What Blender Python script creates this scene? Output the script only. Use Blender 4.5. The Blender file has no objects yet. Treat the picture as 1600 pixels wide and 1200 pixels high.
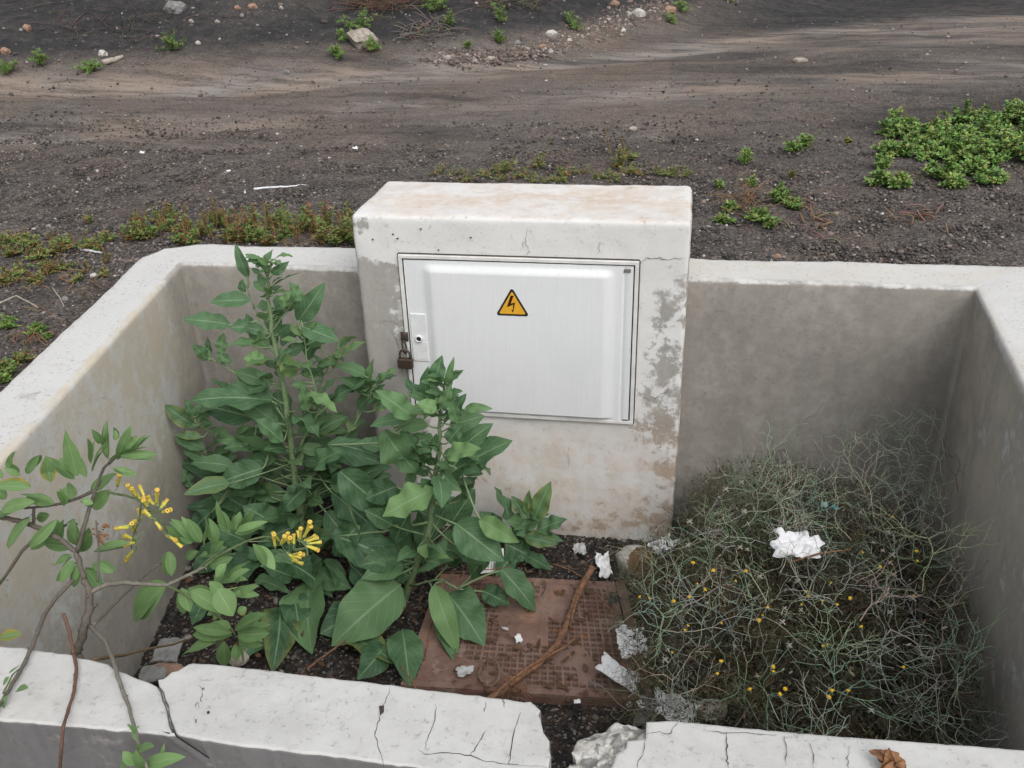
import bpy, math, random
import numpy as np
from mathutils import Vector, Matrix, noise, Euler
random.seed(7); rng = np.random.default_rng(7)
R_ = math.radians
SC = bpy.context.scene; COL = SC.collection
# ------------------------------------------------------------------ camera, sky, sun, exposure
CAM_LOC = Vector((1.013, -2.7382, 2.1008)); FPX = 1410.26
CAM_ROT = Matrix.Rotation(0.1784, 3, 'Z') @ Matrix.Rotation(1.0862, 3, 'X') @ Matrix.Rotation(-0.0319, 3, 'Z')
cd = bpy.data.cameras.new("camera"); cam = bpy.data.objects.new("camera", cd); COL.objects.link(cam)
cd.sensor_width = 36; cd.lens = FPX/1600*36; cd.clip_start = .05; cd.clip_end = 400
cam.matrix_world = Matrix.Translation(CAM_LOC) @ CAM_ROT.to_4x4()
SC.camera = cam
SUN_EL, SUN_AZ = 50, 146        # azimuth measured clockwise from +Y (north)
w = bpy.data.worlds.new("World"); SC.world = w; w.use_nodes = True
nt = w.node_tree; bg = nt.nodes['Background']
sky = nt.nodes.new('ShaderNodeTexSky'); sky.sky_type = 'NISHITA'; sky.sun_disc = False
sky.sun_elevation = R_(SUN_EL); sky.sun_rotation = R_(SUN_AZ); sky.air_density = 1.5; sky.dust_density = 4
hs = nt.nodes.new('ShaderNodeHueSaturation'); hs.inputs['Saturation'].default_value = .25
nt.links.new(sky.outputs[0], hs.inputs['Color']); nt.links.new(hs.outputs[0], bg.inputs[0]); bg.inputs[1].default_value = .15
sd = bpy.data.lights.new("sun", 'SUN'); sd.energy = 1.15; sd.angle = R_(60); sd.color = (1, .975, .945)
so = bpy.data.objects.new("sun", sd); COL.objects.link(so)
az = R_(SUN_AZ); sdir = Vector((math.sin(az)*math.cos(R_(SUN_EL)), math.cos(az)*math.cos(R_(SUN_EL)), math.sin(R_(SUN_EL))))
so.rotation_euler = sdir.to_track_quat('Z', 'Y').to_euler(); so.location = (3, -3, 6)
vs = SC.view_settings; vs.view_transform = 'Standard'; vs.look = 'None'; vs.gamma = 1; vs.exposure = .06

# ------------------------------------------------------------------ measuring helpers
def ray(u, v): return CAM_ROT @ Vector(((u-800)/FPX, -(v-600)/FPX, -1))
def PY(u, v, y): d = ray(u, v); return CAM_LOC + d*((y-CAM_LOC.y)/d.y)
def PZ(u, v, z): d = ray(u, v); return CAM_LOC + d*((z-CAM_LOC.z)/d.z)
HW, HP, DP, WP = .9727, 1.2322, .41, 1.10      # wall height, pillar height / depth / width
FX = [-60, -5.1, -3.64, -2.56, -1.12, -.27, .29, 1.37, 3.15, 7, 60]; FY = [3.6, 5.04, 5.3, 5.72, 6.19, 6.8, 8.0, 9.5, 11.3, 15, 60]
def fbm(x, y, z=0., o=3, f=1.): return noise.fractal(Vector((x*f, y*f, z)), 1.0, 2.0, o)
def sm(a, b, t): t = min(1, max(0, (t-a)/(b-a))); return t*t*(3-2*t)
def gh(x, y):
    g = .84 - .42*sm(-.7, -2.1, y)
    fy = float(np.interp(x, FX, FY)); d = y-fy
    if d > -1.2:
        t = d+1.2; g += .34*t*t/(t+1.1)
    g += .035*fbm(x, y, 3.1, 3, .5)*sm(.4, 2.2, y if y > 0 else abs(x)-.2) + .012*fbm(x, y, 7, 3, 2.6)
    if d > .5: g += .10*fbm(x, y, 1.7, 4, .9)*sm(.5, 2.5, d)
    return g
def G(u, v, dz=0.):
    d = ray(u, v); t = 1.5
    while t < 60:
        p = CAM_LOC + d*t
        if p.z < gh(p.x, p.y)+dz: break
        t += .05
    for k in range(6):
        t -= .05/2**(k+1)
        p = CAM_LOC + d*t
        if p.z > gh(p.x, p.y)+dz: t += .05/2**(k+1)*1.0
    return p

# ------------------------------------------------------------------ object helpers
def put(o, label=None, cat=None, group=None, kind=None):
    if label: o['label'] = label
    if cat: o['category'] = cat
    if group: o['group'] = group
    if kind: o['kind'] = kind
    return o
def thing(name, loc, label, cat, group=None):
    o = bpy.data.objects.new(name, None); o.empty_display_size = .1; COL.objects.link(o); o.location = loc
    return put(o, label, cat, group)
def origin(o):
    p = Vector((0, 0, 0)); q = o
    while q: p += q.location; q = q.parent
    return p
class MB:
    def __init__(s): s.v = []; s.f = []; s.m = []; s.c = []; s.uv = []
    def add(s, vs, fs, col=(0, 0, 0), m=0, uvs=None):
        b = len(s.v); s.v.extend(vs)
        for f in fs: s.f.append(tuple(i+b for i in f)); s.m.append(m)
        if isinstance(col, list): s.c.extend(col)
        else: s.c.extend([col]*len(vs))
        s.uv.extend(uvs if uvs else [(0, 0)]*len(vs))
    def tube(s, pts, rad, n=5, col=(0, 0, 0), m=0, cap=True):
        pts = [Vector(p) for p in pts]; k = len(pts)
        if not hasattr(rad, '__len__'): rad = [rad]*k
        vs = []; a = None
        for i, p in enumerate(pts):
            t = (pts[min(i+1, k-1)]-pts[max(i-1, 0)]); t = t.normalized() if t.length > 1e-9 else Vector((0, 0, 1))
            if a is None: a = t.orthogonal().normalized()
            else:
                a = a - t*a.dot(t); a = a.normalized() if a.length > 1e-6 else t.orthogonal().normalized()
            b = t.cross(a)
            for j in range(n):
                q = 2*math.pi*j/n; vs.append(p+(a*math.cos(q)+b*math.sin(q))*rad[i])
        fs = [(i*n+j, i*n+(j+1) % n, (i+1)*n+(j+1) % n, (i+1)*n+j) for i in range(k-1) for j in range(n)]
        if cap: fs += [tuple(range(n))[::-1], tuple((k-1)*n+j for j in range(n))]
        s.add(vs, fs, col, m)
    def box(s, a, b, col=(0, 0, 0), m=0, bev=0.):
        x0, y0, z0 = a; x1, y1, z1 = b; e = bev
        if e <= 0:
            vs = [(x, y, z) for z in (z0, z1) for y in (y0, y1) for x in (x0, x1)]
            s.add([Vector(p) for p in vs], [(0, 2, 3, 1), (4, 5, 7, 6), (0, 1, 5, 4), (2, 6, 7, 3), (0, 4, 6, 2), (1, 3, 7, 5)], col, m); return
        rings = []
        for z, i in ((z0, e), (z0+e, 0), (z1-e, 0), (z1, e)):
            rings.append([(x0+i+(e if i == 0 else 0), y0+i, z), (x1-i-(e if i == 0 else 0), y0+i, z), (x1-i, y0+i+(e if i == 0 else 0), z), (x1-i, y1-i-(e if i == 0 else 0), z),
                          (x1-i-(e if i == 0 else 0), y1-i, z), (x0+i+(e if i == 0 else 0), y1-i, z), (x0+i, y1-i-(e if i == 0 else 0), z), (x0+i, y0+i+(e if i == 0 else 0), z)])
        vs = [Vector(p) for r in rings for p in r]
        fs = [(k*8+j, k*8+(j+1) % 8, (k+1)*8+(j+1) % 8, (k+1)*8+j) for k in range(3) for j in range(8)] + [tuple(range(8))[::-1], tuple(range(24, 32))]
        s.add(vs, fs, col, m)
    def build(s, name, mats, parent=None, smooth=True, loc=None):
        if not isinstance(mats, (list, tuple)): mats = [mats]
        me = bpy.data.meshes.new(name); o = bpy.data.objects.new(name, me); COL.objects.link(o)
        if parent is not None: o.parent = parent
        if loc is not None: o.location = loc
        off = origin(o)
        V = np.array([tuple(p) for p in s.v], dtype=np.float32) - np.array(off, dtype=np.float32)
        me.from_pydata(V.tolist(), [], s.f)
        for m in mats: me.materials.append(m)
        me.polygons.foreach_set('material_index', s.m); me.polygons.foreach_set('use_smooth', [smooth]*len(s.f))
        a = me.color_attributes.new('mask', 'FLOAT_COLOR', 'POINT')
        C = np.ones((len(s.v), 4), dtype=np.float32); C[:, :3] = np.array(s.c, dtype=np.float32); a.data.foreach_set('color', C.ravel())
        uv = me.uv_layers.new(name='uv'); li = np.zeros(len(me.loops), dtype=np.int32); me.loops.foreach_get('vertex_index', li)
        uv.data.foreach_set('uv', np.array(s.uv, dtype=np.float32)[li].ravel())
        me.update(); return o
def base_of(mb):
    V = np.array([tuple(p) for p in mb.v]); return Vector((float(V[:, 0].mean()), float(V[:, 1].mean()), float(V[:, 2].min())))

# ------------------------------------------------------------------ materials
class NT:
    def __init__(s, name, rough=.85, spec=.2):
        m = bpy.data.materials.new(name); m.use_nodes = True; s.m = m; s.t = m.node_tree; s.b = s.t.nodes['Principled BSDF']
        s.b.inputs['Roughness'].default_value = rough; s.b.inputs['Specular IOR Level'].default_value = spec
        s.tc = s.t.nodes.new('ShaderNodeTexCoord'); s.co = s.tc.outputs['Object']
    def n(s, ty, **k):
        n = s.t.nodes.new(ty)
        for a, b in k.items(): setattr(n, a, b)
        return n
    def L(s, a, b): s.t.links.new(a, b)
    def val(s, x, sock):
        if isinstance(x, (int, float)): sock.default_value = x
        elif isinstance(x, tuple): sock.default_value = (*x, 1) if len(x) == 3 else x
        else: s.L(x, sock)
    def math(s, op, a, b=0., c=None, clamp=False):
        n = s.n('ShaderNodeMath', operation=op, use_clamp=clamp); s.val(a, n.inputs[0]); s.val(b, n.inputs[1])
        if c is not None: s.val(c, n.inputs[2])
        return n.outputs[0]
    def mix(s, f, a, b, bt='MIX'):
        n = s.n('ShaderNodeMix', data_type='RGBA', blend_type=bt); s.val(f, n.inputs[0]); s.val(a, n.inputs[6]); s.val(b, n.inputs[7]); return n.outputs[2]
    def map(s, sc, co=None):
        n = s.n('ShaderNodeMapping'); n.inputs['Scale'].default_value = sc; s.L(co or s.co, n.inputs[0]); return n.outputs[0]
    def noise(s, sc, det=4, ro=.6, co=None, dist=0):
        n = s.n('ShaderNodeTexNoise'); n.inputs['Scale'].default_value = sc; n.inputs['Detail'].default_value = det; n.inputs['Roughness'].default_value = ro
        n.inputs['Distortion'].default_value = dist; s.L(co or s.co, n.inputs['Vector']); return n.outputs[0]
    def vor(s, sc, feat='F1', co=None, out='Distance'):
        n = s.n('ShaderNodeTexVoronoi', feature=feat); n.inputs['Scale'].default_value = sc; s.L(co or s.co, n.inputs['Vector']); return n.outputs[out]
    def step(s, x, a, b):
        n = s.n('ShaderNodeMapRange', interpolation_type='SMOOTHSTEP'); s.val(x, n.inputs[0]); s.val(a, n.inputs[1]); s.val(b, n.inputs[2]); return n.outputs[0]
    def mask(s):
        a = s.n('ShaderNodeAttribute', attribute_name='mask'); x = s.n('ShaderNodeSeparateColor'); s.L(a.outputs['Color'], x.inputs[0]); return x.outputs, a.outputs['Color']
    def bump(s, h, st, dist=.01):
        n = s.n('ShaderNodeBump'); n.inputs['Strength'].default_value = st; n.inputs['Distance'].default_value = dist; s.L(h, n.inputs['Height']); s.L(n.outputs[0], s.b.inputs['Normal'])
    def col(s, c): s.val(c, s.b.inputs['Base Color']); return s.m

def plaster(name, paint, grey, grey2, stain=(.56, .40, .27), speck=.35, peelamp=1.0, pale=(.55, .53, .5)):
    """R = where paint is worn to bare render, G = rust and earth stain, B = dirt"""
    s = NT(name, .9, .15); (r, g, b), _ = s.mask()[0], 0
    n1 = s.noise(5.5, 9, .68); n2 = s.noise(2.2, 5, .6, dist=.4); n3 = s.noise(60, 5, .7); n4 = s.noise(17, 6, .7)
    sv = s.noise(3.0, 6, .65, co=s.map((3.5, 3.5, .5)))
    peel = s.step(s.math('ADD', s.math('ADD', r, s.math('MULTIPLY', s.math('SUBTRACT', n1, .5), 1.7*peelamp)), s.math('MULTIPLY', s.math('SUBTRACT', n4, .5), 1.5*peelamp)), .40, .62)
    gc = s.mix(s.step(s.math('ADD', s.math('MULTIPLY', n2, .6), s.math('MULTIPLY', sv, .4)), .32, .68), grey, grey2)
    gc = s.mix(s.math('MULTIPLY', s.step(n4, .56, .75), .45), gc, pale)
    gc = s.mix(s.math('MULTIPLY', s.step(n3, .35, .75), .22), gc, tuple(c*.72 for c in grey))
    pc = s.mix(s.math('MULTIPLY', s.step(n2, .38, .7), .35), paint, tuple(c*f for c, f in zip(paint, (.86, .83, .80))))
    pit = s.math('MULTIPLY', s.step(s.noise(75, 5, .85), .56, .66), s.step(n4, .38, .56))
    pc = s.mix(s.math('MULTIPLY', pit, speck), pc, (.16, .15, .14))
    c = s.mix(peel, pc, gc)
    st = s.math('MULTIPLY', g, s.step(s.math('ADD', s.math('MULTIPLY', n1, .6), s.math('MULTIPLY', n4, .4)), .36, .66), clamp=True)
    c = s.mix(st, c, stain)
    dt = s.math('MULTIPLY', b, s.step(s.math('ADD', s.math('MULTIPLY', sv, .5), s.math('MULTIPLY', n4, .5)), .38, .62), clamp=True)
    c = s.mix(dt, c, (.10, .093, .085))
    h = s.math('ADD', s.math('ADD', s.math('MULTIPLY', n3, .5), s.math('MULTIPLY', n4, .8)), s.math('MULTIPLY', peel, -.5))
    h = s.math('SUBTRACT', h, s.math('MULTIPLY', pit, .6))
    s.bump(h, .45, .004); return s.col(c)
M = {}
M['pillar'] = plaster('pillar_plaster', (.71, .71, .705), (.30, .285, .265), (.46, .445, .425), speck=.3)
M['wall'] = plaster('wall_render', (.60, .60, .59), (.29, .27, .245), (.43, .405, .37), stain=(.56, .505, .42), speck=1.0, peelamp=.45)
M['front'] = plaster('front_wall_render', (.56, .56, .55), (.155, .155, .16), (.21, .21, .215), stain=(.52, .46, .40), speck=.35, peelamp=.35)
s = NT('crack_dark', .95, .05); M['crack'] = s.col((.06, .052, .045))
s = NT('broken_concrete', .95, .1); a = s.noise(45, 6, .75); b_ = s.noise(9, 4, .6); v_ = s.vor(60)
s.bump(s.math('ADD', a, s.math('MULTIPLY', v_, .8)), .9, .008)
va = s.vor(75, out='Color'); sa = s.n('ShaderNodeSeparateColor'); s.L(va, sa.inputs[0])
M['broken'] = s.col(s.mix(s.math('MULTIPLY', s.step(sa.outputs[0], .72, .8), .8), s.mix(s.step(a, .36, .56), s.mix(b_, (.30, .28, .25), (.45, .42, .37)), (.62, .61, .58)), (.20, .19, .18)))
def simple(name, c1, c2, sc=20, rough=.8, spec=.3, bump=.3, bd=.003, metal=0.):
    s = NT(name, rough, spec); n = s.noise(sc, 6, .65); s.b.inputs['Metallic'].default_value = metal
    if bump: s.bump(n, bump, bd)
    return s.col(s.mix(s.step(n, .35, .65), c1, c2))
# door paint: pale grey plastic, faint vertical wear and run-off streaks
s = NT('door_paint', .42, .45); sv = s.noise(6, 6, .7, co=s.map((26, 26, .9))); n = s.noise(3.5, 6, .65); f = s.noise(120, 3, .6)
c = s.mix(s.step(sv, .35, .72), (.76, .775, .79), (.72, .735, .75)); c = s.mix(s.math('MULTIPLY', s.step(n, .46, .74), .35), c, (.64, .655, .67))
c = s.mix(s.math('MULTIPLY', s.step(f, .66, .72), .35), c, (.30, .28, .25)); s.bump(sv, .04, .002); M['door'] = s.col(c)
M['door_white'] = simple('door_white', (.78, .79, .80), (.68, .69, .70), 30, .4, .4, .1)
M['frame'] = simple('frame_white', (.76, .75, .73), (.64, .63, .61), 14, .5, .4, .2)
M['dark'] = simple('dark_gap', (.02, .02, .02), (.035, .033, .03), 20, .9, .1, 0)
M['rubber'] = simple('seal_grey', (.12, .12, .12), (.18, .17, .16), 30, .8, .2, .1)
M['sign_yellow'] = simple('sign_yellow', (.78, .42, .035), (.72, .37, .03), 30, .45, .4, 0)
M['sign_black'] = simple('sign_black', (.016, .014, .014), (.028, .024, .022), 30, .45, .4, 0)
M['bolt'] = simple('bolt_brown_black', (.028, .010, .008), (.04, .016, .01), 30, .5, .3, 0)
M['brass'] = simple('rusty_lock', (.085, .052, .038), (.055, .038, .030), 120, .6, .4, .5, .001, .35)
M['steel'] = simple('rusty_steel', (.14, .105, .085), (.07, .055, .045), 150, .55, .5, .5, .001, .5)
# ground: cinder, track bands (R), redness (G), ash blackness (B)
s = NT('cinder_ground', .97, .06); (r, g, b), _ = s.mask()[0], 0
nb = s.noise(1.3, 6, .65); nm = s.noise(9, 7, .7); v1 = s.vor(85, out='Color'); v2 = s.vor(230, out='Color'); vd = s.vor(85); nf = s.noise(40, 6, .75)
sp = s.n('ShaderNodeSeparateColor'); s.L(v1, sp.inputs[0]); sp2 = s.n('ShaderNodeSeparateColor'); s.L(v2, sp2.inputs[0])
c = s.mix(s.step(s.math('ADD', s.math('MULTIPLY', nb, .45), s.math('MULTIPLY', nm, .55)), .34, .66), (.078, .073, .071), (.215, .185, .168))
c = s.mix(s.math('MULTIPLY', g, s.step(nm, .3, .7)), c, (.19, .125, .095))
c = s.mix(s.math('MULTIPLY', s.step(sp.outputs[0], .80, .9), .55), c, (.26, .22, .19))
c = s.mix(s.math('MULTIPLY', s.step(sp2.outputs[1], .86, .95), .6), c, (.36, .34, .31))
c = s.mix(s.math('MULTIPLY', s.step(sp.outputs[2], .5, .75), .5), c, (.032, .031, .032))
streak = s.noise(3.0, 7, .7, co=s.map((.5, 3.6, 1)), dist=.3)
tr = s.math('MULTIPLY', r, s.step(s.math('ADD', s.math('MULTIPLY', streak, .75), s.math('MULTIPLY', nf, .25)), .34, .60), clamp=True)
tanc = s.mix(s.step(s.noise(.9, 4, .6), .4, .6), (.36, .325, .30), (.39, .315, .26))
c = s.mix(tr, c, tanc)
c = s.mix(s.math('MULTIPLY', b, s.step(s.math('ADD', s.math('MULTIPLY', nm, .5), s.math('MULTIPLY', streak, .5)), 1.0, .30)), c, (.040, .042, .046))
s.bump(s.math('ADD', s.math('ADD', s.math('MULTIPLY', vd, -.8), nf), s.math('MULTIPLY', nm, 1.2)), .9, .02); M['ground'] = s.col(c)
s = NT('pit_gravel', .95, .1); n = s.noise(14, 6, .7); v1 = s.vor(110, out='Color'); vd = s.vor(110); sp = s.n('ShaderNodeSeparateColor'); s.L(v1, sp.inputs[0])
c = s.mix(s.step(n, .4, .62), (.026, .025, .026), (.07, .052, .042)); c = s.mix(s.step(sp.outputs[0], .84, .93), c, (.20, .18, .16)); s.bump(s.math('ADD', vd, n), .9, .012); M['pitfloor'] = s.col(c)
s = NT('pebbles', .9, .15); _, mc = s.mask(); n = s.noise(200, 3, .6); M['pebble'] = s.col(s.mix(s.math('MULTIPLY', n, .5), mc, (.05, .045, .04)))
def leafmat(name, c1, c2, rib, transl=.30, rough=.52):
    """uv: x along, y across; mask R random per leaf, G yellowing, B youth"""
    s = NT(name, rough, .28); (r, g, b), _ = s.mask()[0], 0
    uv = s.n('ShaderNodeSeparateXYZ'); s.L(s.tc.outputs['UV'], uv.inputs[0]); ac = s.math('ABSOLUTE', s.math('SUBTRACT', uv.outputs[1], .5))
    n = s.noise(22, 5, .65); n5 = s.noise(90, 4, .7)
    c = s.mix(r, c1, c2); c = s.mix(s.math('MULTIPLY', s.step(n, .4, .7), .5), c, tuple(x*1.25 for x in c2))
    c = s.mix(s.math('MULTIPLY', b, .75), c, (.22, .37, .14))
    vein = s.math('PINGPONG', s.math('ADD', s.math('MULTIPLY', uv.outputs[0], 7), s.math('MULTIPLY', ac, -5)), .5)
    vm = s.step(vein, .07, .0); rm = s.step(ac, .035, .012)
    c = s.mix(s.math('MULTIPLY', s.math('MAXIMUM', s.math('MULTIPLY', vm, .62), rm), .75), c, rib)
    c = s.mix(s.math('MULTIPLY', g, s.step(s.math('ADD', s.math('MULTIPLY', n, .5), ac), .35, .8)), c, (.45, .36, .06))
    c = s.mix(s.math('MULTIPLY', s.step(n5, .66, .74), .5), c, (.20, .19, .10))
    s.bump(s.math('ADD', s.math('MULTIPLY', vm, -.6), n), .35, .003)
    m = s.col(c); t = s.n('ShaderNodeBsdfTranslucent'); s.L(s.mix(.5, c, (.16, .26, .05)), t.inputs[0]); mx = s.n('ShaderNodeMixShader'); mx.inputs[0].default_value = transl
    out = [q for q in s.t.nodes if q.type == 'OUTPUT_MATERIAL'][0]; s.L(s.b.outputs[0], mx.inputs[1]); s.L(t.outputs[0], mx.inputs[2]); s.L(mx.outputs[0], out.inputs[0]); return m
M['leaf'] = leafmat('tobacco_leaf', (.050, .115, .058), (.112, .215, .105), (.28, .40, .23))
M['leaf2'] = leafmat('shoot_leaf', (.12, .225, .088), (.205, .335, .135), (.34, .45, .22))
s = NT('weed_leaf', .6, .25); _, mc = s.mask(); n = s.noise(60, 3, .6); M['weed'] = s.col(s.mix(s.math('MULTIPLY', n, .35), mc, (.05, .07, .02)))
s = NT('twig_mat', .75, .2); _, mc = s.mask(); n = s.noise(150, 4, .7); M['twig'] = s.col(s.mix(s.math('MULTIPLY', s.step(n, .4, .7), .45), mc, (.06, .05, .04)))
M['stem'] = simple('green_stem', (.17, .25, .12), (.23, .31, .17), 60, .5, .3, .2)
s = NT('rust_cover', .9, .15); n = s.noise(7, 7, .7); nf = s.noise(70, 5, .7); n2 = s.noise(16, 5, .65); (r, g, b), _ = s.mask()[0], 0
c = s.mix(s.step(n, .36, .64), (.165, .098, .078), (.235, .160, .132)); c = s.mix(s.math('MULTIPLY', s.step(n2, .56, .70), .8), c, (.33, .15, .07)); c = s.mix(s.math('MULTIPLY', s.step(nf, .5, .7), .4), c, (.085, .05, .04))
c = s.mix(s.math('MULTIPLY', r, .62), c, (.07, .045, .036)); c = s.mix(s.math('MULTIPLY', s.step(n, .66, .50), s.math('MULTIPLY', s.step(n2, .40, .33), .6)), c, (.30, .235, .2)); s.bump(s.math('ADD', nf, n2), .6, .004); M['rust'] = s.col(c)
s = NT('litter_white', .7, .3); n = s.noise(30, 4, .6); c = s.mix(s.step(n, .55, .75), (.74, .75, .77), (.42, .40, .37)); s.bump(n, .3, .004); M['paper'] = s.col(c)
s = NT('litter_grey', .45, .4); n = s.noise(24, 4, .6); c = s.mix(s.step(n, .45, .7), (.45, .46, .46), (.26, .25, .23)); s.bump(n, .3, .004); M['plastic'] = s.col(c)
M['stone'] = simple('pale_stone', (.42, .38, .33), (.24, .21, .18), 22, .95, .1, .8, .006)
M['stone_grey'] = simple('grey_stone', (.27, .27, .26), (.17, .17, .17), 22, .95, .1, .6, .005)
M['stone_white'] = simple('white_stone', (.58, .56, .52), (.36, .34, .31), 22, .95, .1, .6, .005)
M['stone_pink'] = simple('pink_stone', (.36, .24, .18), (.24, .15, .11), 22, .95, .1, .6, .005)
M['card'] = simple('brown_card', (.25, .14, .075), (.17, .095, .05), 30, .9, .1, .5)
M['drywood'] = simple('dry_wood', (.27, .145, .085), (.13, .075, .05), 70, .85, .15, .8, .004)
M['greywood'] = simple('grey_wood', (.46, .42, .36), (.30, .27, .23), 70, .85, .15, .5, .004)
M['dryleaf'] = simple('dry_leaf', (.30, .15, .07), (.16, .08, .045), 60, .7, .3, .5)
M['litterleaf'] = simple('dead_leaf_litter', (.13, .075, .045), (.07, .045, .03), 60, .8, .2, .5)
M['flower'] = simple('flower_yellow', (.72, .60, .10), (.62, .60, .12), 50, .6, .3, 0)
M['flower_tip'] = simple('flower_orange', (.72, .46, .09), (.66, .50, .10), 50, .6, .3, 0)
M['daisy'] = simple('daisy_yellow', (.80, .52, .03), (.62, .38, .03), 300, .6, .3, 0)
M['fluff'] = simple('seed_fluff', (.55, .52, .46), (.38, .35, .30), 300, .9, .1, 0)
M['red'] = simple('red_plastic', (.50, .03, .02), (.40, .03, .02), 30, .5, .4, 0)
M['black'] = simple('black_plastic', (.02, .02, .025), (.03, .03, .035), 30, .4, .5, 0)
M['teal'] = simple('teal_plastic', (.12, .42, .42), (.10, .32, .34), 30, .4, .5, 0)

# ------------------------------------------------------------------ enclosure outline
INN = [(-.415, -1.72), (-.738, .18), (2.019, .193), (1.83, -1.72)]
OUT = [(-.605, -1.74), (-.965, .40), (2.235, .41), (2.05, -1.74)]
def inside_pit(x, y, grow=.08):
    if y < -1.80-grow or y > .30+grow: return False
    t = (y+1.72)/1.9
    return -.50-.345*t-grow < x < 1.93+.19*t+grow

# ------------------------------------------------------------------ ground
def axis_(segs):
    o = []
    for a, b, st in segs:
        n = max(1, round((b-a)/st)); o += list(np.linspace(a, b, n, endpoint=False))
    o.append(segs[-1][1]); return np.array(o)
xs = axis_([(-50, -14, 2.), (-14, -6, .25), (-6, -2.2, .07), (-2.2, 3.6, .035), (3.6, 8, .08), (8, 20, .5), (20, 50, 3.)])
ys = axis_([(-14, -4, 1.), (-4, -2.2, .15), (-2.2, 3.2, .035), (3.2, 7, .055), (7, 14, .1), (14, 24, .4), (24, 60, 2.)])
BA = ([-60, -4.63, -2.42, -1.44, -.39, .7, 1.99, 3.44, 4.95, 60], [3.8, 4.40, 4.65, 5.11, 5.53, 6.54, 7.63, 8.51, 9.11, 20])
BB = ([-60, -3.69, -1.82, -1.07, -.14, .79, 1.75, 2.76, 3.84, 60], [2.6, 3.12, 3.28, 3.86, 4.04, 4.38, 4.64, 5.07, 5.51, 16])
BC = ([-60, .5, 2.82, 4.41, 60], [2., 5.2, 6.87, 7.37, 18])
def build_ground():
    nx, ny = len(xs), len(ys); V = []; C = []
    for y in ys:
        for x in xs:
            d = y-float(np.interp(x, FX, FY)); z = gh(x, y)
            wob = .10*fbm(x, y, 9, 2, 1.1)
            da = y+wob-float(np.interp(x, *BA)); db = y+wob-float(np.interp(x, *BB)); dc = y+wob-float(np.interp(x, *BC))
            wa = .30+.05*max(0, x+2)+.2*max(0, x-1); wb = .22+.06*max(0, x+1)
            ta = math.exp(-(da/wa)**2)*.95; tb = math.exp(-(db/wb)**2)*(.75 if x > .5 else .6); tcc = math.exp(-(dc/.3)**2)*.6*sm(1.5, 3, x)
            tl = .8*math.exp(-((y-2.75+wob)/.2)**2)*sm(-1.3, -2.4, x) if x < -1 else 0
            inroad = sm(2.0, 3.0, y)*(1-sm(-.3, .1, d))
            r = min(1, ta+tb+tcc+tl+.30*inroad*(1-.8*(x > 1)*sm(1, 2, x)))
            mid = sm(-.35, .3, da)*0
            z -= .03*(ta+tb) - .012*inroad*fbm(x*.5, y*3, 5, 3, 1.5)
            if .5 < y < 4.2 or (x < -1.2 and y > -2): z += (.016*fbm(x, y, 21, 3, 4)+.006*fbm(x, y, 2, 2, 14))*(sm(.5, .9, y) if x > -1.2 else sm(-1.2, -1.5, x))
            b = sm(-.45, .25, d)*(1.0-.35*sm(.0, .6, fbm(x, y, 4, 3, .7)))
            if x > .2: b = max(b, .95*sm(.2, .7, da)*sm(.2, 2.6, x))
            b = max(b, .55*inroad*sm(.15, .5, fbm(x*.4, y*1.3, 8, 3, 1.2)+.25*(x > 1)))
            g = .55*sm(-.1, .5, fbm(x, y, 12, 3, .8))*(1-b) + .35*inroad*(x < 1.5)
            V.append((x, y, z)); C.append((r, min(1, g), min(1, b)))
    F = []
    for j in range(ny-1):
        for i in range(nx-1):
            cx_, cy_ = (xs[i]+xs[i+1])/2, (ys[j]+ys[j+1])/2
            if inside_pit(cx_, cy_, .0): continue
            a = j*nx+i; F.append((a, a+1, a+nx+1, a+nx))
    mb = MB(); mb.v = V; mb.f = F; mb.m = [0]*len(F); mb.c = C; mb.uv = [(0, 0)]*len(V)
    put(mb.build('ground', M['ground']), kind='structure', label='dark volcanic cinder ground with a dirt track and a slope')
build_ground()
mb = MB(); gx = np.linspace(-.9, 2.2, 125); gy = np.linspace(-1.86, .3, 90)
for y in gy:
    for x in gx: mb.v.append((x, y, .012*fbm(x, y, 2, 3, 5)+.01*fbm(x, y, 6, 2, 18)+.03*sm(-.9, -1.6, y))); mb.c.append((0, 0, 0)); mb.uv.append((0, 0))
for j in range(89):
    for i in range(124): a = j*125+i; mb.f.append((a, a+1, a+126, a+125)); mb.m.append(0)
put(mb.build('pit_floor', M['pitfloor']), kind='structure', label='dark gravel floor of the walled pit')
def pf(x, y): return .012*fbm(x, y, 2, 3, 5)+.01*fbm(x, y, 6, 2, 18)+.03*sm(-.9, -1.6, y)

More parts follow.
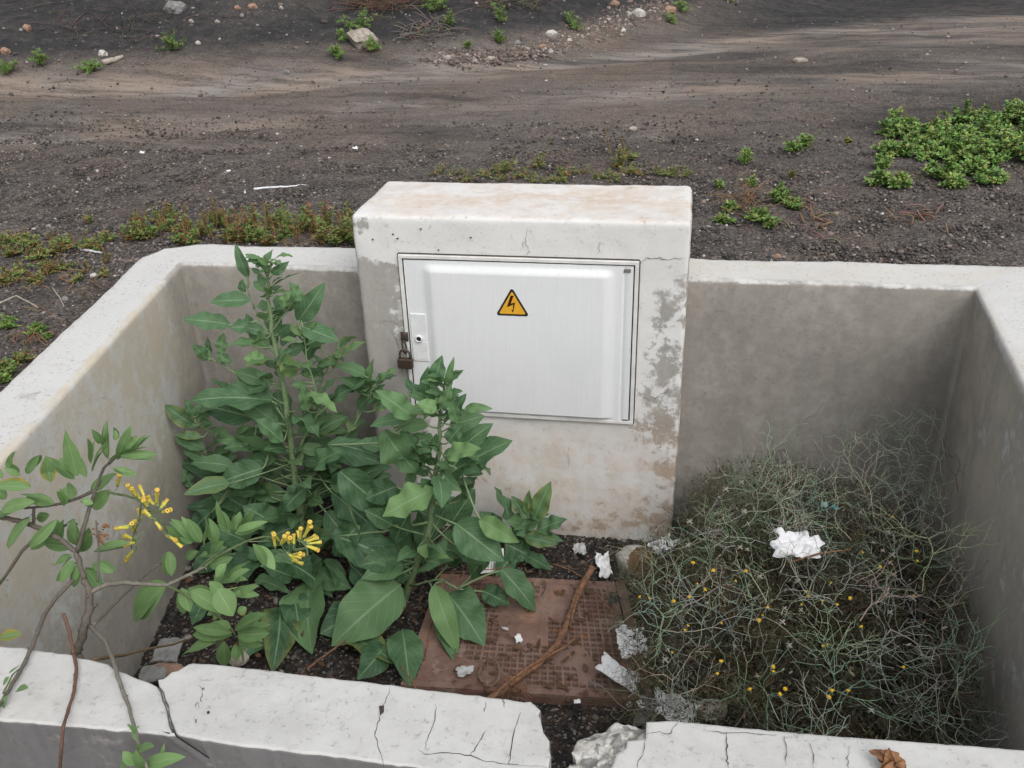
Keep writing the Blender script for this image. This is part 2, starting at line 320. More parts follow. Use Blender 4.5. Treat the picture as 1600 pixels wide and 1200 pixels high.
# ------------------------------------------------------------------ pebbles (uncountable gravel)
t_ = (1+5**.5)/2
ICO = np.array([(-1, t_, 0), (1, t_, 0), (-1, -t_, 0), (1, -t_, 0), (0, -1, t_), (0, 1, t_), (0, -1, -t_), (0, 1, -t_), (t_, 0, -1), (t_, 0, 1), (-t_, 0, -1), (-t_, 0, 1)])/1.902
ICF = np.array([(0, 11, 5), (0, 5, 1), (0, 1, 7), (0, 7, 10), (0, 10, 11), (1, 5, 9), (5, 11, 4), (11, 10, 2), (10, 7, 6), (7, 1, 8), (3, 9, 4), (3, 4, 2), (3, 2, 6), (3, 6, 8), (3, 8, 9), (4, 9, 5), (2, 4, 11), (6, 2, 10), (8, 6, 7), (9, 8, 1)])
def pebbles(name, P, S, C, label, mat='pebble', cat=None):
    n = len(P); P = np.array(P); S = np.array(S)[:, None, None]; C = np.array(C)
    V = ICO[None]*(1+rng.uniform(-.28, .28, (n, 12, 1)))*rng.uniform(.55, 1.3, (n, 1, 3))*np.array([1, 1, .75])
    a = rng.uniform(0, 6.28, n); ca, sa = np.cos(a), np.sin(a)
    X = V[..., 0]*ca[:, None]-V[..., 1]*sa[:, None]; Y = V[..., 0]*sa[:, None]+V[..., 1]*ca[:, None]
    V = np.stack([X, Y, V[..., 2]], -1)*S + P[:, None]
    F = (ICF[None]+12*np.arange(n)[:, None, None]).reshape(-1, 3)
    me = bpy.data.meshes.new(name); me.vertices.add(n*12); me.vertices.foreach_set('co', V.astype(np.float32).ravel())
    me.loops.add(len(F)*3); me.loops.foreach_set('vertex_index', F.astype(np.int32).ravel()); me.polygons.add(len(F))
    me.polygons.foreach_set('loop_start', np.arange(0, len(F)*3, 3, dtype=np.int32)); me.update(calc_edges=True)
    ca_ = me.color_attributes.new('mask', 'FLOAT_COLOR', 'POINT'); cc = np.ones((n*12, 4), dtype=np.float32); cc[:, :3] = np.repeat(C, 12, 0); ca_.data.foreach_set('color', cc.ravel())
    me.materials.append(M[mat]); o = bpy.data.objects.new(name, me); COL.objects.link(o)
    return put(o, label, cat or 'gravel', kind='stuff')
PAL = np.array([(.055, .052, .052), (.095, .088, .085), (.15, .13, .12), (.20, .16, .14), (.27, .21, .18), (.31, .295, .275), (.50, .47, .43)])
def pcol(p): return PAL[rng.choice(7, p=p)]*rng.uniform(.7, 1.25)
P = []; S = []; C = []
while len(P) < 52000:
    y = .35+4.6*rng.random()**2.0; x = rng.uniform(-1.2-y*.95, 2.3+y*.62)
    if inside_pit(x, y, .12) or (y > 2.6 and rng.random() < .3+.65*sm(2.6, 3.7, y)): continue
    P.append((x, y, gh(x, y)+.001)); S.append(min(.014, .0028+.0022*rng.exponential()+.0006*y)); C.append(pcol([.26, .28, .20, .12, .07, .055, .015]))
for _ in range(9000):
    y = rng.uniform(-1.9, .45); x = rng.uniform(-2.2, -.55)
    if inside_pit(x, y, .11) or x > -.97+(.4-y)*.168-.0: continue
    P.append((x, y, gh(x, y)+.001)); S.append(min(.014, .0028+.002*rng.exponential())); C.append(pcol([.26, .28, .20, .12, .07, .055, .015]))
pebbles('gravel', P, S, C, 'loose dark volcanic gravel strewn over the ground behind the walls')
P = []; S = []; C = []
for _ in range(17000):
    x, y = rng.uniform(-.7, 2.0), rng.uniform(-1.7, .15)
    P.append((x, y, pf(x, y)+.002)); S.append(min(.016, .003+.0028*rng.exponential())); C.append(pcol([.50, .26, .08, .05, .03, .05, .03])*.7)
pebbles('pit_gravel', P, S, C, 'loose black gravel on the floor of the pit')
# pinkish rubble trail on the slope
P = []; S = []; C = []
tr_pts = [(665, 92), (760, 92), (830, 85), (880, 70), (930, 50), (970, 35), (1010, 20), (1040, 5)]
for _ in range(2400):
    k = rng.uniform(0, len(tr_pts)-1.001); i = int(k); f = k-i
    u = tr_pts[i][0]*(1-f)+tr_pts[i+1][0]*f + rng.normal(0, 22); v = tr_pts[i][1]*(1-f)+tr_pts[i+1][1]*f + rng.normal(0, 7)-3
    p = G(u, max(-10, v)); P.append(tuple(p)); S.append(min(.032, .005+.006*rng.exponential())); C.append(np.array([(.20, .15, .13), (.30, .23, .20), (.45, .42, .38), (.13, .11, .10)][rng.choice(4, p=[.4, .25, .15, .2])])*rng.uniform(.8, 1.15))
pebbles('rubble', P, S, C, 'trail of pinkish stone rubble spilling down the dark slope', cat='rubble')
P = []; S = []; C = []
for _ in range(3600):
    x = rng.uniform(-9, 7); y = float(np.interp(x, FX, FY))+abs(rng.normal(0, 3.4))-.3
    P.append((x, y, gh(x, y))); S.append(min(.05, .006+.007*rng.exponential())); C.append(pcol([.16, .22, .16, .12, .1, .14, .10]))
for _ in range(2600):
    x = rng.uniform(-5, 6); y = rng.uniform(1.0, 9.5)
    P.append((x, y, gh(x, y))); S.append(min(.022, .004+.003*rng.exponential())); C.append(pcol([.02, .08, .18, .24, .22, .16, .10]))
pebbles('slope_gravel', P, S, C, 'scattered small stones on the track and the dark slope')

# ------------------------------------------------------------------ U-shaped wall round the pit
def build_uwall():
    res = .02; mb = MB(); innp = []; outp = []; nrm = []
    for k in range(3):
        a, b = Vector(INN[k]), Vector(INN[k+1]); c, d = Vector(OUT[k]), Vector(OUT[k+1]); n = int((b-a).length/res)
        for i in range(n + (1 if k == 2 else 0)):
            f = i/n; innp.append(a.lerp(b, f)); outp.append(c.lerp(d, f)); nrm.append((k, f))
    ri, ro = .015, .012; zs = list(np.linspace(-.06, HW-ri, 46)); prof = [(0, 0, z, 'i') for z in zs]
    for q in range(1, 5): a = q/4*math.pi/2; prof.append((ri*(1-math.cos(a)), 0, HW-ri+ri*math.sin(a), 'i'))
    for q in range(1, 9): prof.append((None, q/9, HW, 't'))
    for q in range(0, 5): a = math.pi/2*(1-q/4); prof.append((ro*(1-math.cos(a)), 1, HW-ro+ro*math.sin(a), 'o'))
    for z in np.linspace(HW-ro-.02, .3, 14): prof.append((0, 1, z, 'o'))
    m = len(prof)
    for (I, O, (k, f)) in zip(innp, outp, nrm):
        wd = (O-I).length; dr = (O-I)/wd
        for (e, t, z, ty) in prof:
            if ty == 'i': p = I+dr*e
            elif ty == 'o': p = O-dr*e
            else: p = I+dr*(ri+(wd-ri-ro)*t)
            q = Vector((p.x, p.y, z)); nz = .0035*fbm(q.x, q.y, q.z*2, 3, 4)+.0012*fbm(q.x, q.y, q.z*9, 2, 30)
            if ty == 't': q.z += nz*1.2
            elif ty == 'i': q.x -= dr.x*nz*.5; q.y -= dr.y*nz*.5; q.z += (nz*.8 if z > HW-ri else 0)
            else: q.x += dr.x*nz; q.y += dr.y*nz; q.z += (nz*1.2 if z > HW-ro else 0)
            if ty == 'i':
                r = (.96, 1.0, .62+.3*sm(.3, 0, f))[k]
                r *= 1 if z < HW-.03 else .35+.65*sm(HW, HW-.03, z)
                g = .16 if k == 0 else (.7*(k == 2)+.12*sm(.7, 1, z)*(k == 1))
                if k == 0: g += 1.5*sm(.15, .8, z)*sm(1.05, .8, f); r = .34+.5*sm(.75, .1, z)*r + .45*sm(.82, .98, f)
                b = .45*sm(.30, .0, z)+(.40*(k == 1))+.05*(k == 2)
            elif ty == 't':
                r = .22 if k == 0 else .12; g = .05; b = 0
                if k == 1 and q.x > WP: g = .45
                if k == 0: r = .33
            else: r = .35; g = .2; b = .1
            dc = (Vector((q.x, q.y))-Vector(OUT[1])).length
            if ty != 'i' and dc < .17: q.x += (.17-dc)*.42; q.y -= (.17-dc)*.42
            mb.v.append(tuple(q)); mb.c.append((r, g, b)); mb.uv.append((0, 0))
    N = len(innp)
    for i in range(N-1):
        for j in range(m-1): a = i*m+j; mb.f.append((a, a+m, a+m+1, a+1)); mb.m.append(0)
    mb.f.append(tuple(range(m))[::-1]); mb.m.append(0); mb.f.append(tuple((N-1)*m+j for j in range(m))); mb.m.append(0)
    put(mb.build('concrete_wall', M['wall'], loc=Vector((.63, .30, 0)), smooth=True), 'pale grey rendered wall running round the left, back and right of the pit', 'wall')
build_uwall()

def ribbon(mb, pts, wd, nrm, m=1, jit=.004, sub=7, col=(0, 0, 0)):
    """crack line laid a hair proud of a surface"""
    nrm = Vector(nrm); P = []
    pts = [Vector(p) for p in pts]
    for a, b in zip(pts[:-1], pts[1:]):
        for i in range(sub):
            q = a.lerp(b, i/sub); d = (b-a).normalized().cross(nrm); P.append(q+d*random.uniform(-jit, jit)+0*nrm)
    P.append(pts[-1]); L_ = []; R2 = []; n = len(P)
    for i, p in enumerate(P):
        d = (P[min(i+1, n-1)]-P[max(i-1, 0)]).normalized().cross(nrm); ww = wd*.85*(.35+.65*random.random())*(.25+.75*math.sin(math.pi*min(1, (i+.4)/(n-.2))))/2
        L_.append(p+d*ww); R2.append(p-d*ww)
    mb.add(L_+R2, [(i, i+1, n+i+1, n+i) for i in range(n-1)], col, m)

# ------------------------------------------------------------------ pillar
def rbox(mb, a, b, r, res, nz, colf, m=0, skip=()):
    a = Vector(a); b = Vector(b); ctr = (a+b)/2; seen = {}
    def fin(p):
        c = Vector([min(max(p[i], a[i]+r), b[i]-r) for i in range(3)]); d = p-c
        q = c+d.normalized()*r if d.length > 1e-6 else p
        n = d.normalized() if d.length > 1e-6 else (p-ctr).normalized()
        k = nz*fbm(q.x, q.y, q.z*3, 3, 4)+nz*.35*fbm(q.x, q.y, q.z*11, 2, 20)
        return q+n*k
    for ax in range(3):
        o1, o2 = [i for i in range(3) if i != ax]
        n1 = max(2, int((b[o1]-a[o1])/res)); n2 = max(2, int((b[o2]-a[o2])/res))
        def gr(lo, hi, n): 
            l = list(np.linspace(lo+r, hi-r, n)); return [lo, lo+r*.12, lo+r*.3, lo+r*.6]+l+[hi-r*.6, hi-r*.3, hi-r*.12, hi]
        g1, g2 = gr(a[o1], b[o1], n1), gr(a[o2], b[o2], n2)
        for side in (0, 1):
            if (ax, side) in skip: continue
            vs = []
            for v2 in g2:
                for v1 in g1:
                    p = Vector((0, 0, 0)); p[ax] = (a, b)[side][ax]; p[o1] = v1; p[o2] = v2; vs.append(fin(p))
            w_ = len(g1); fs = []
            for j in range(len(g2)-1):
                for i in range(w_-1):
                    q = (j*w_+i, j*w_+i+1, (j+1)*w_+i+1, (j+1)*w_+i)
                    fs.append(q if (side ^ (ax == 1)) else q[::-1])
            mb.add(vs, fs, [colf(p, ax, side) for p in vs], m)
def pil_col(p, ax, side):
    x, y, z = p
    if ax == 1 and side == 0:
        l = 1.1*sm(.26, .08, x+.03*math.sin(z*9))*sm(1.13, 1.03, z); r_ = sm(.90, 1.02, x+.02*math.sin(z*11+1))*sm(1.12, 1.02, z)*.66
        r = .10+.80*l+.62*r_
        if z < .5: r = max(r, .30*sm(.5, .2, z))
        if x > 1.02 and z < .3: r = max(r, .5)
        if z > HP-.09 and x < .06: r = .5
        g = .62*sm(.60, .30, z)*sm(.05, .25, x)+.12*sm(.94, 1.0, x)*sm(.9, .5, z)
        b = .35*sm(.12, .0, z)
        return (r, g, b)
    if ax == 2: return (.08, .42+.3*sm(.05, .2, y)*sm(.40, .25, y), .02)
    return (.55, .3, .2)
def build_pillar():
    root = thing('meter_pillar', (WP/2, 0, 0), 'white plastered electricity meter pillar with a grey cabinet door, peeling at its edges', 'meter pillar')
    mb = MB(); rbox(mb, (0, 0, -.05), (WP, DP+.008, HP), .017, .013, .0045, pil_col, skip=((2, 0),))
    yf = -.0035
    def F(*p): return [Vector((x, yf, z)) for x, z in p]
    ribbon(mb, F((.585, 1.20), (.575, 1.15), (.59, 1.125), (.58, 1.107)), .0028, (0, -1, 0)); ribbon(mb, F((.57, 1.16), (.572, 1.13)), .002, (0, -1, 0))
    ribbon(mb, F((.945, 1.095), (.965, 1.115), (1.02, 1.112), (1.088, 1.115)), .0032, (0, -1, 0))
    ribbon(mb, F((.815, 1.16), (.81, 1.12)), .0018, (0, -1, 0)); ribbon(mb, F((.10, .83), (.118, .78), (.122, .70), (.13, .60)), .0024, (0, -1, 0)); ribbon(mb, F((.06, .85), (.10, .86), (.13, .85)), .0016, (0, -1, 0))
    ribbon(mb, F((.95, .62), (1.0, .60), (1.05, .64), (1.07, .72)), .0018, (0, -1, 0)); ribbon(mb, F((.72, .40), (.715, .30)), .0015, (0, -1, 0))
    for (x, z) in ((.235, 1.19), (.40, 1.165), (.155, 1.155), (.07, 1.15), (.14, 1.17), (.29, 1.12)):
        vs = [Vector((x+.004*math.cos(q)*random.uniform(.6, 1.3), yf, z+.003*math.sin(q)*random.uniform(.6, 1.3))) for q in [i*.785 for i in range(8)]]; mb.add(vs, [tuple(range(8))], m=1)
    mb.build('pillar_body', [M['pillar'], M['crack']], root)
    # frame
    x0, x1, z0, z1 = .1523, .9421, .5078, 1.1031; fw = .0125; mb = MB()
    mb.box((x0, -.014, z0), (x1, -.001, z0+fw), bev=.0015); mb.box((x0, -.014, z1-fw), (x1, -.001, z1), bev=.0015)
    mb.box((x0, -.014, z0+fw), (x0+fw, -.001, z1-fw), bev=.0015); mb.box((x1-fw, -.014, z0+fw), (x1, -.001, z1-fw), bev=.0015)
    mb.build('door_frame', M['frame'], root, smooth=False)
    mb = MB(); mb.box((x0+fw, -.005, z0+fw), (x1-fw, -.0012, z1-fw)); mb.build('cabinet_recess', M['dark'], root, smooth=False)
    # surrounding hairline between frame and plaster
    mb = MB(); t = .0008
    for k, (a, b) in enumerate((((x0-.001, z1+.001), (x1+.001, z1+.003)), ((x0-.004, z0), (x0-.001, z1)), ((x1+.001, z0), (x1+.004, z1)))):
        mb.box((a[0], -.0052, a[1]), (b[0], -.001, b[1]+(t if k == 0 else 0)))
    mb.build('joint_gap', M['crack'], root, smooth=False)
    # door leaf with pressed panel : heightfield
    door = None; mb = MB(); X0, X1, Z0, Z1 = .1705, .9255, .5215, 1.086
    gx = sorted(set(np.round(np.concatenate([np.linspace(X0, X1, 60), np.linspace(.232, .262, 12), np.linspace(.83, .90, 22)]), 5))); gz = sorted(set(np.round(np.concatenate([np.linspace(Z0, Z1, 44), np.linspace(1.04, 1.075, 10), np.linspace(.524, .548, 8)]), 5)))
    def hgt(x, z):
        h = .012*sm(.226, .268, x)*sm(.876, .828, x)*sm(1.078, 1.046, z)*sm(.5225, .534, z)
        h += .006*sm(.866, .872, x)*sm(.900, .893, x)*sm(1.08, 1.07, z)*0
        h += -.003*math.exp(-((x-.898)/.003)**2)
        h += .0012*math.sin(x*7+z*4)*.6
        return h
    vs = [Vector((x, -.0125-hgt(x, z), z)) for z in gz for x in gx]; n = len(gx)
    fs = [(j*n+i, j*n+i+1, (j+1)*n+i+1, (j+1)*n+i) for j in range(len(gz)-1) for i in range(n-1)]; mb.add(vs, fs)
    for (a, b) in (((X0, -.0125, Z0), (X0+.0005, -.006, Z1)), ((X1-.0005, -.0125, Z0), (X1, -.006, Z1)), ((X0, -.0125, Z1-.0005), (X1, -.006, Z1)), ((X0, -.0125, Z0), (X1, -.006, Z0+.0005))): mb.box(a, b)
    door = mb.build('door', M['door'], root)
    mb = MB(); mb.box((.176, -.0162, .716), (.233, -.0122, .895), bev=.0018); mb.box((.1775, -.0172, .724), (.2315, -.0160, .790), bev=.0005)
    lp = mb.build('lock_plate', M['door_white'], door, smooth=False)
    mb = MB(); 
    for rr, y0, y1, mm in ((.0125, -.0235, -.0162, 0),):
        k = 24; out = [Vector((.203+rr*math.cos(i*2*math.pi/k), y, .803+rr*math.sin(i*2*math.pi/k))) for y in (y1, y0) for i in range(k)]
        inn = [Vector((.203+.0085*math.cos(i*2*math.pi/k), y, .803+.0085*math.sin(i*2*math.pi/k))) for y in (y0, y0+.004) for i in range(k)]
        mb.add(out+inn, [(i, (i+1) % k, k+(i+1) % k, k+i) for i in range(k)]+[(k+i, k+(i+1) % k, 2*k+(i+1) % k, 2*k+i) for i in range(k)]+[(2*k+i, 2*k+(i+1) % k, 3*k+(i+1) % k, 3*k+i) for i in range(k)])
        mb.add([v.copy() for v in inn[k:]], [tuple(range(k))], m=1)
    mb.build('keyhole', [M['door_white'], M['dark']], door)
    mb = MB(); mb.box((.895, -.0150, 1.066), (.917, -.0122, 1.078), bev=.001); mb.box((.905, -.0145, .5228), (.925, -.0122, .527)); mb.build('hinge_clip', M['rubber'], door, smooth=False)
    # warning sign
    def rtri(pts, r, y):
        o = []; n = 3
        for i in range(3):
            p, a, b = Vector(pts[i]), Vector(pts[i-1]), Vector(pts[(i+1) % 3]); da = (a-p).normalized(); db = (b-p).normalized(); bi = (da+db).normalized()
            half = da.angle(db)/2; c = p+bi*(r/math.sin(half)); s0 = c-p
            a0 = math.atan2((p+da*(r/math.tan(half))-c).y, (p+da*(r/math.tan(half))-c).x); a1 = math.atan2((p+db*(r/math.tan(half))-c).y, (p+db*(r/math.tan(half))-c).x)
            while a1-a0 > math.pi: a1 -= 2*math.pi
            while a1-a0 < -math.pi: a1 += 2*math.pi
            for q in range(6): t = a0+(a1-a0)*q/5; o.append(Vector((c.x+r*math.cos(t), y, c.y+r*math.sin(t))))
        return o
    def T(u, v, y=-.0262): p = PY(u, v, y); return Vector((p.x, p.z))
    ang = R_(-.8)
    A, B, Cc = T(799.6, 449), T(774.6, 492.5), T(827.2, 494.5)
    ctr = (A+B+Cc)/3
    def prism(mb, pl, d=.0008, m=0):
        k = len(pl); mb.add(list(pl)+[p+Vector((0, d, 0)) for p in pl], [tuple(range(k)), tuple(range(k, 2*k))[::-1]]+[(i, k+i, k+(i+1) % k, (i+1) % k) for i in range(k)], m=m)
    mb = MB(); prism(mb, rtri((A, B, Cc), .0065, -.0262)); prism(mb, rtri([ctr+(p-ctr)*.80 for p in (A, B, Cc)], .003, -.0268), .0005, 1)
    def bp(X, Y): return T(760+X/18.46, 440+Y/18.46)
    pl = [(697, 400), (790, 405), (703, 630), (828, 600), (797, 800), (765, 790), (775, 660), (592, 735)]; pl = [(lambda q: Vector((q.x, -.0273, q.y)))(bp(*p)) for p in pl]
    prism(mb, pl, .0004, 2); pa = [(lambda q: Vector((q.x, -.0273, q.y)))(bp(*p)) for p in [(725, 795), (805, 825), (752, 885)]]; prism(mb, pa, .0004, 2)
    mb.build('warning_sign', [M['sign_black'], M['sign_yellow'], M['bolt']], door, smooth=False)
    # hasp staple on the door edge
    mb = MB(); ring = [Vector((.150+.009*math.cos(a)*.8, -.024-.010*math.sin(a)*.4, .772+.026*math.sin(a))) for a in [i*2*math.pi/16 for i in range(17)]]
    mb.tube(ring, .0028, 6); mb.box((.138, -.0175, .79), (.165, -.0142, .825), bev=.001); mb.build('hasp', M['steel'], root)
    # padlock
    lk = thing('padlock', (.153, -.036, .697), 'small rusty brown padlock hanging on the left edge of the cabinet door', 'padlock')
    mb = MB(); mb.box((.1265, -.0475, .697), (.1795, -.0265, .7345), bev=.0035); mb.build('lock_body', M['brass'], lk, smooth=False)
    mb = MB(); pts = [Vector((.135, -.037, .732)), Vector((.135, -.037, .745))]+[Vector((.153-.018*math.cos(a), -.037, .748+.020*math.sin(a))) for a in [i*math.pi/12 for i in range(13)]]+[Vector((.171, -.037, .745)), Vector((.171, -.037, .732))]
    mb.tube(pts, .0042, 8); mb.build('shackle', M['steel'], lk)
build_pillar()

# ------------------------------------------------------------------ cracked front wall
def px_top(l, z=HW): return [PZ(u, v, z).xy for u, v in l]
def densify(P, st, jit=0., js=60):
    o = []
    for a, b in zip(P, P[1:]+P[:1]):
        n = max(1, int((b-a).length/st))
        for i in range(n):
            q = a.lerp(b, i/n); o.append(Vector((q.x+jit*fbm(q.x, q.y, 1, 3, js), q.y+jit*fbm(q.x, q.y, 5, 3, js))))
    return o
def slab(mb, P, z0, z1, colf, lean=None, rr=.005, m_top=0, m_side=0, side_m=None, tilt=(0, 0), amp=.0004):
    """extrude an outline; top filled with a dense grid through bmesh triangulation"""
    n = len(P); area = sum(P[i].x*P[(i+1) % n].y-P[(i+1) % n].x*P[i].y for i in range(n))
    if area < 0: P = P[::-1]
    ctr = sum((p for p in P), Vector((0, 0)))/n
    lv = [z1, z1-rr*.3, z1-rr, z1-rr-.02]+list(np.linspace(z1-.06, z0, 10)); ins = [rr, rr*.3, 0, 0]+[0]*10; vs = []; cs = []
    nrm = []
    for i in range(n):
        d = (P[(i+1) % n]-P[i-1]); d = d.normalized() if d.length > 1e-9 else Vector((1, 0)); nrm.append(Vector((d.y, -d.x)))
    for k, z in enumerate(lv):
        for i, p in enumerate(P):
            q = p-nrm[i]*ins[k]; x, y = q.x, q.y
            if lean: dx = lean(p, z); x += dx
            zz = z + tilt[0]*(x-ctr.x)*(k < 3) + tilt[1]*(y-ctr.y)*(k < 3)
            vs.append(Vector((x+nrm[i].x*amp*fbm(x, z, y, 2, 25), y+nrm[i].y*amp*fbm(x, z, y, 2, 25), zz))); cs.append(colf(x, y, z, k <= 1))
    fs = []; ms = []
    for k in range(len(lv)-1):
        for i in range(n): fs.append((k*n+i, (k+1)*n+i, (k+1)*n+(i+1) % n, k*n+(i+1) % n)); ms.append((side_m(P[i], (P[(i+1) % n]-P[i])) if (side_m and k >= 2) else m_side))
    b = len(mb.v); mb.v.extend(vs); mb.c.extend(cs); mb.uv.extend([(0, 0)]*len(vs))
    for f, m in zip(fs, ms): mb.f.append(tuple(i+b for i in f)); mb.m.append(m)
    mb.f.append(tuple(range(b, b+n))); mb.m.append(m_top)
def fcol(x, y, z, top):
    if top: return (.14+.14*sm(.1, .6, fbm(x, y, 3, 3, 4)), .30*sm(0, .5, fbm(x, y, 9, 2, 3)), .16)
    if z > HW-.003: return (.5, .1, 0)
    return (.95, .08, .25)
INL = [(0, 1007), (52, 1013), (113, 1022), (123, 1027), (140, 1029), (157, 1034), (168, 1037), (178, 1043), (189, 1048), (197, 1050), (205, 1056), (216, 1059), (226, 1063), (236, 1065), (244, 1070.5)]
CR = [(244, 1070.5), (250.6, 1080), (254, 1092), (258.5, 1101), (262, 1118), (265, 1132), (270, 1144), (273.5, 1149)]
crk = px_top(CR)
YO = -1.855
k0, k1 = PY(273.5, 1149, YO), PY(349, 1198, YO)
SL = (k1.x-k0.x)/max(.02, (k0.z-k1.z))
def lean(p, z):
    # the fracture leans to the right on its way down
    near = min((p-c).length for c in crk)
    return min(.22, max(0, HW-.004-z)*SL)*sm(.06, .0, near)
def build_front():
    def crackline(mb, pts, wd=.0022): ribbon(mb, [PZ(u, v, HW+.0022) for u, v in pts], wd, (0, 0, 1), m=1, jit=.0016, sub=4)
    # left piece
    Pin = px_top(INL); P = [Vector((-.66, -1.70)), Vector((-.2, -1.708))]+Pin[1:]+crk[1:]+[Vector((-.2, -1.868)), Vector((-.66, -1.872))]
    mb = MB(); slab(mb, densify(P, .012, .0028), .1, HW, fcol, lean, side_m=lambda p, d: 0 if p.y < -1.84 or p.x < .03 else 2)
    for (u, v, r_) in ((75, 1078, .010), (205, 1085, .009)): pass
    put(mb.build('front_wall', [M['front'], M['crack'], M['broken']], smooth=False, loc=Vector((-.2, -1.78, .1))), 'left fractured length of the cream topped front wall, ending at a ragged notch', 'wall', 'broken lengths of the front wall')
    # middle piece
    sh = Vector((.0042, .0)); MI = [(246.7, 1062.6), (256, 1059), (262.5, 1055), (268, 1049.5), (278, 1047), (286, 1043), (294, 1038), (302, 1035.6), (330, 1037), (420, 1047), (600, 1069), (830, 1097), (838, 1103), (844.6, 1109), (843, 1118), (845, 1125), (849, 1143), (855, 1151), (859, 1157.5), (858, 1170), (861, 1180), (859, 1199), (857, 1215)]
    P = [p+sh for p in crk[::-1]]+px_top(MI)+[Vector((.875, -1.86)), Vector((.6, YO)), Vector((.4, YO))]
    mb = MB(); slab(mb, densify(P, .012, .0022), .1, HW+.0015, fcol, lean, side_m=lambda p, d: 2 if (p.x > .83 and p.y > -1.85) or (p.x < .30 and p.y > -1.84) else 0)
    for l in ([(611, 1070), (604, 1090), (598, 1105), (592, 1125), (586, 1145), (590, 1165), (600, 1200)], [(682, 1100), (680, 1125), (668, 1150), (664, 1170)], [(760, 1097), (757, 1112), (758, 1107)], [(812, 1113), (803, 1145), (798, 1180), (795, 1195)],
              [(655, 1171), (665, 1178), (700, 1177), (736, 1180), (760, 1190), (800, 1194), (855, 1199)], [(759, 1142), (745, 1165), (735, 1180)], [(786, 1090), (788, 1105)]): crackline(mb, l)
    mb.add([PZ(u, v, HW+.0023) for u, v in ((592, 1103), (600, 1102), (600, 1112), (594, 1118))], [(0, 1, 2, 3)], m=1)
    mb.add([PZ(u, v, HW+.0023) for u, v in ((323, 1112), (327, 1110), (328, 1114), (324, 1116))], [(0, 1, 2, 3)], m=1)
    for (u, v) in ((315, 1078), (318, 1090), (310, 1100), (305, 1125)):
        ribbon(mb, [PZ(u+random.uniform(-5, 5), v+random.uniform(-7, 7), HW+.0022) for _ in range(4)], .0016, (0, 0, 1), m=1, jit=.001, sub=3)
    put(mb.build('front_wall', [M['front'], M['crack'], M['broken']], smooth=False, loc=Vector((.55, -1.78, .1))), 'longest middle length of the cracked white front wall, between the dark fracture and the gap', 'wall', 'broken lengths of the front wall')
    # right piece
    root = thing('front_wall', (1.45, -1.78, .1), 'right hand length of the white front wall with rough broken concrete at its left end', 'wall', 'broken lengths of the front wall')
    RI = [(953, 1199), (958, 1188), (962, 1177), (977, 1166), (979, 1156), (1008, 1153), (1009, 1127), (1044, 1124), (1250, 1144), (1600, 1170)]
    P = [Vector((.985, -1.885)), Vector((.975, -1.84))]+px_top(RI)+[Vector((1.83, -1.700)), Vector((2.06, -1.705)), Vector((2.06, -1.885))]
    mb = MB(); slab(mb, densify(P, .012, .0012), .1, HW, fcol, None, side_m=lambda p, d: 2 if p.x < 1.0 else 0)
    for l in ([(1010, 1145), (1030, 1144), (1046, 1146), (1055, 1135), (1060, 1126)], [(1008, 1155), (1005, 1175), (998, 1190), (996, 1200)], [(1134, 1144), (1136, 1165), (1136, 1185), (1139, 1200)], [(1226, 1150), (1228, 1175), (1229, 1195)],
              [(1265, 1160), (1270, 1180), (1272, 1200)], [(1328, 1165), (1324, 1185), (1326, 1200)], [(1100, 1140), (1130, 1145), (1180, 1146), (1215, 1148)]): crackline(mb, l, .003 if l[0] == (1134, 1144) else .0018)
    mb.build('wall_length', [M['front'], M['crack'], M['broken']], root, smooth=False)
    RB = [(1007, 1130), (985, 1127), (962, 1127), (950, 1131), (944, 1136), (930, 1140), (918, 1145), (905, 1152), (896, 1162), (893, 1172), (899, 1184), (890, 1192), (880, 1199), (875, 1215)]
    zt = HW-.010; P = [PZ(u, v, zt).xy for u, v in RB]+[Vector((1.05, -1.875)), Vector((1.05, -1.75))]
    P = densify(P, .004, .004, 60); n = len(P); mb = MB(); c0 = sum(P, Vector((0, 0)))/n; rings = 34
    for k in range(rings):
        t = k/rings
        for p in P:
            q = p.lerp(c0, t); mb.v.append(Vector((q.x, q.y, zt-.010*(1-t)**4+.009*fbm(q.x, q.y, 3, 4, 22)+.0025*fbm(q.x, q.y, 3, 3, 110)))); mb.c.append((0, 0, 0)); mb.uv.append((0, 0))
    mb.v.append(Vector((c0.x, c0.y, zt))); mb.c.append((0, 0, 0)); mb.uv.append((0, 0))
    for k in range(rings-1):
        for i in range(n): mb.f.append((k*n+i, k*n+(i+1) % n, (k+1)*n+(i+1) % n, (k+1)*n+i)); mb.m.append(0)
    for i in range(n): mb.f.append(((rings-1)*n+i, (rings-1)*n+(i+1) % n, rings*n)); mb.m.append(0)
    b = len(mb.v)
    for k, z in enumerate(np.linspace(zt-.03, .1, 24)):
        for i, p in enumerate(P):
            d = (p-c0).normalized(); q = p+d*(.012*fbm(p.x, p.y, z*1.0, 3, 22)-.02*sm(.9, .3, z)); mb.v.append(Vector((q.x, q.y, z))); mb.c.append((0, 0, 0)); mb.uv.append((0, 0))
    for i in range(n): mb.f.append((b+i, b+(i+1) % n, (i+1) % n, i)); mb.m.append(0)
    for k in range(23):
        for i in range(n): mb.f.append((b+(k+1)*n+i, b+(k+1)*n+(i+1) % n, b+k*n+(i+1) % n, b+k*n+i)); mb.m.append(0)
    mb.build('broken_core', M['broken'], root, smooth=True)
    # fallen lump lodged in the gap
    rock('concrete_lump', Vector((.885, -1.765, .85)), (.040, .028, .03), 'broken', 'grey lump of broken concrete wedged in the gap of the front wall', 'concrete lump', rot=.3, seed=5, raw=True)

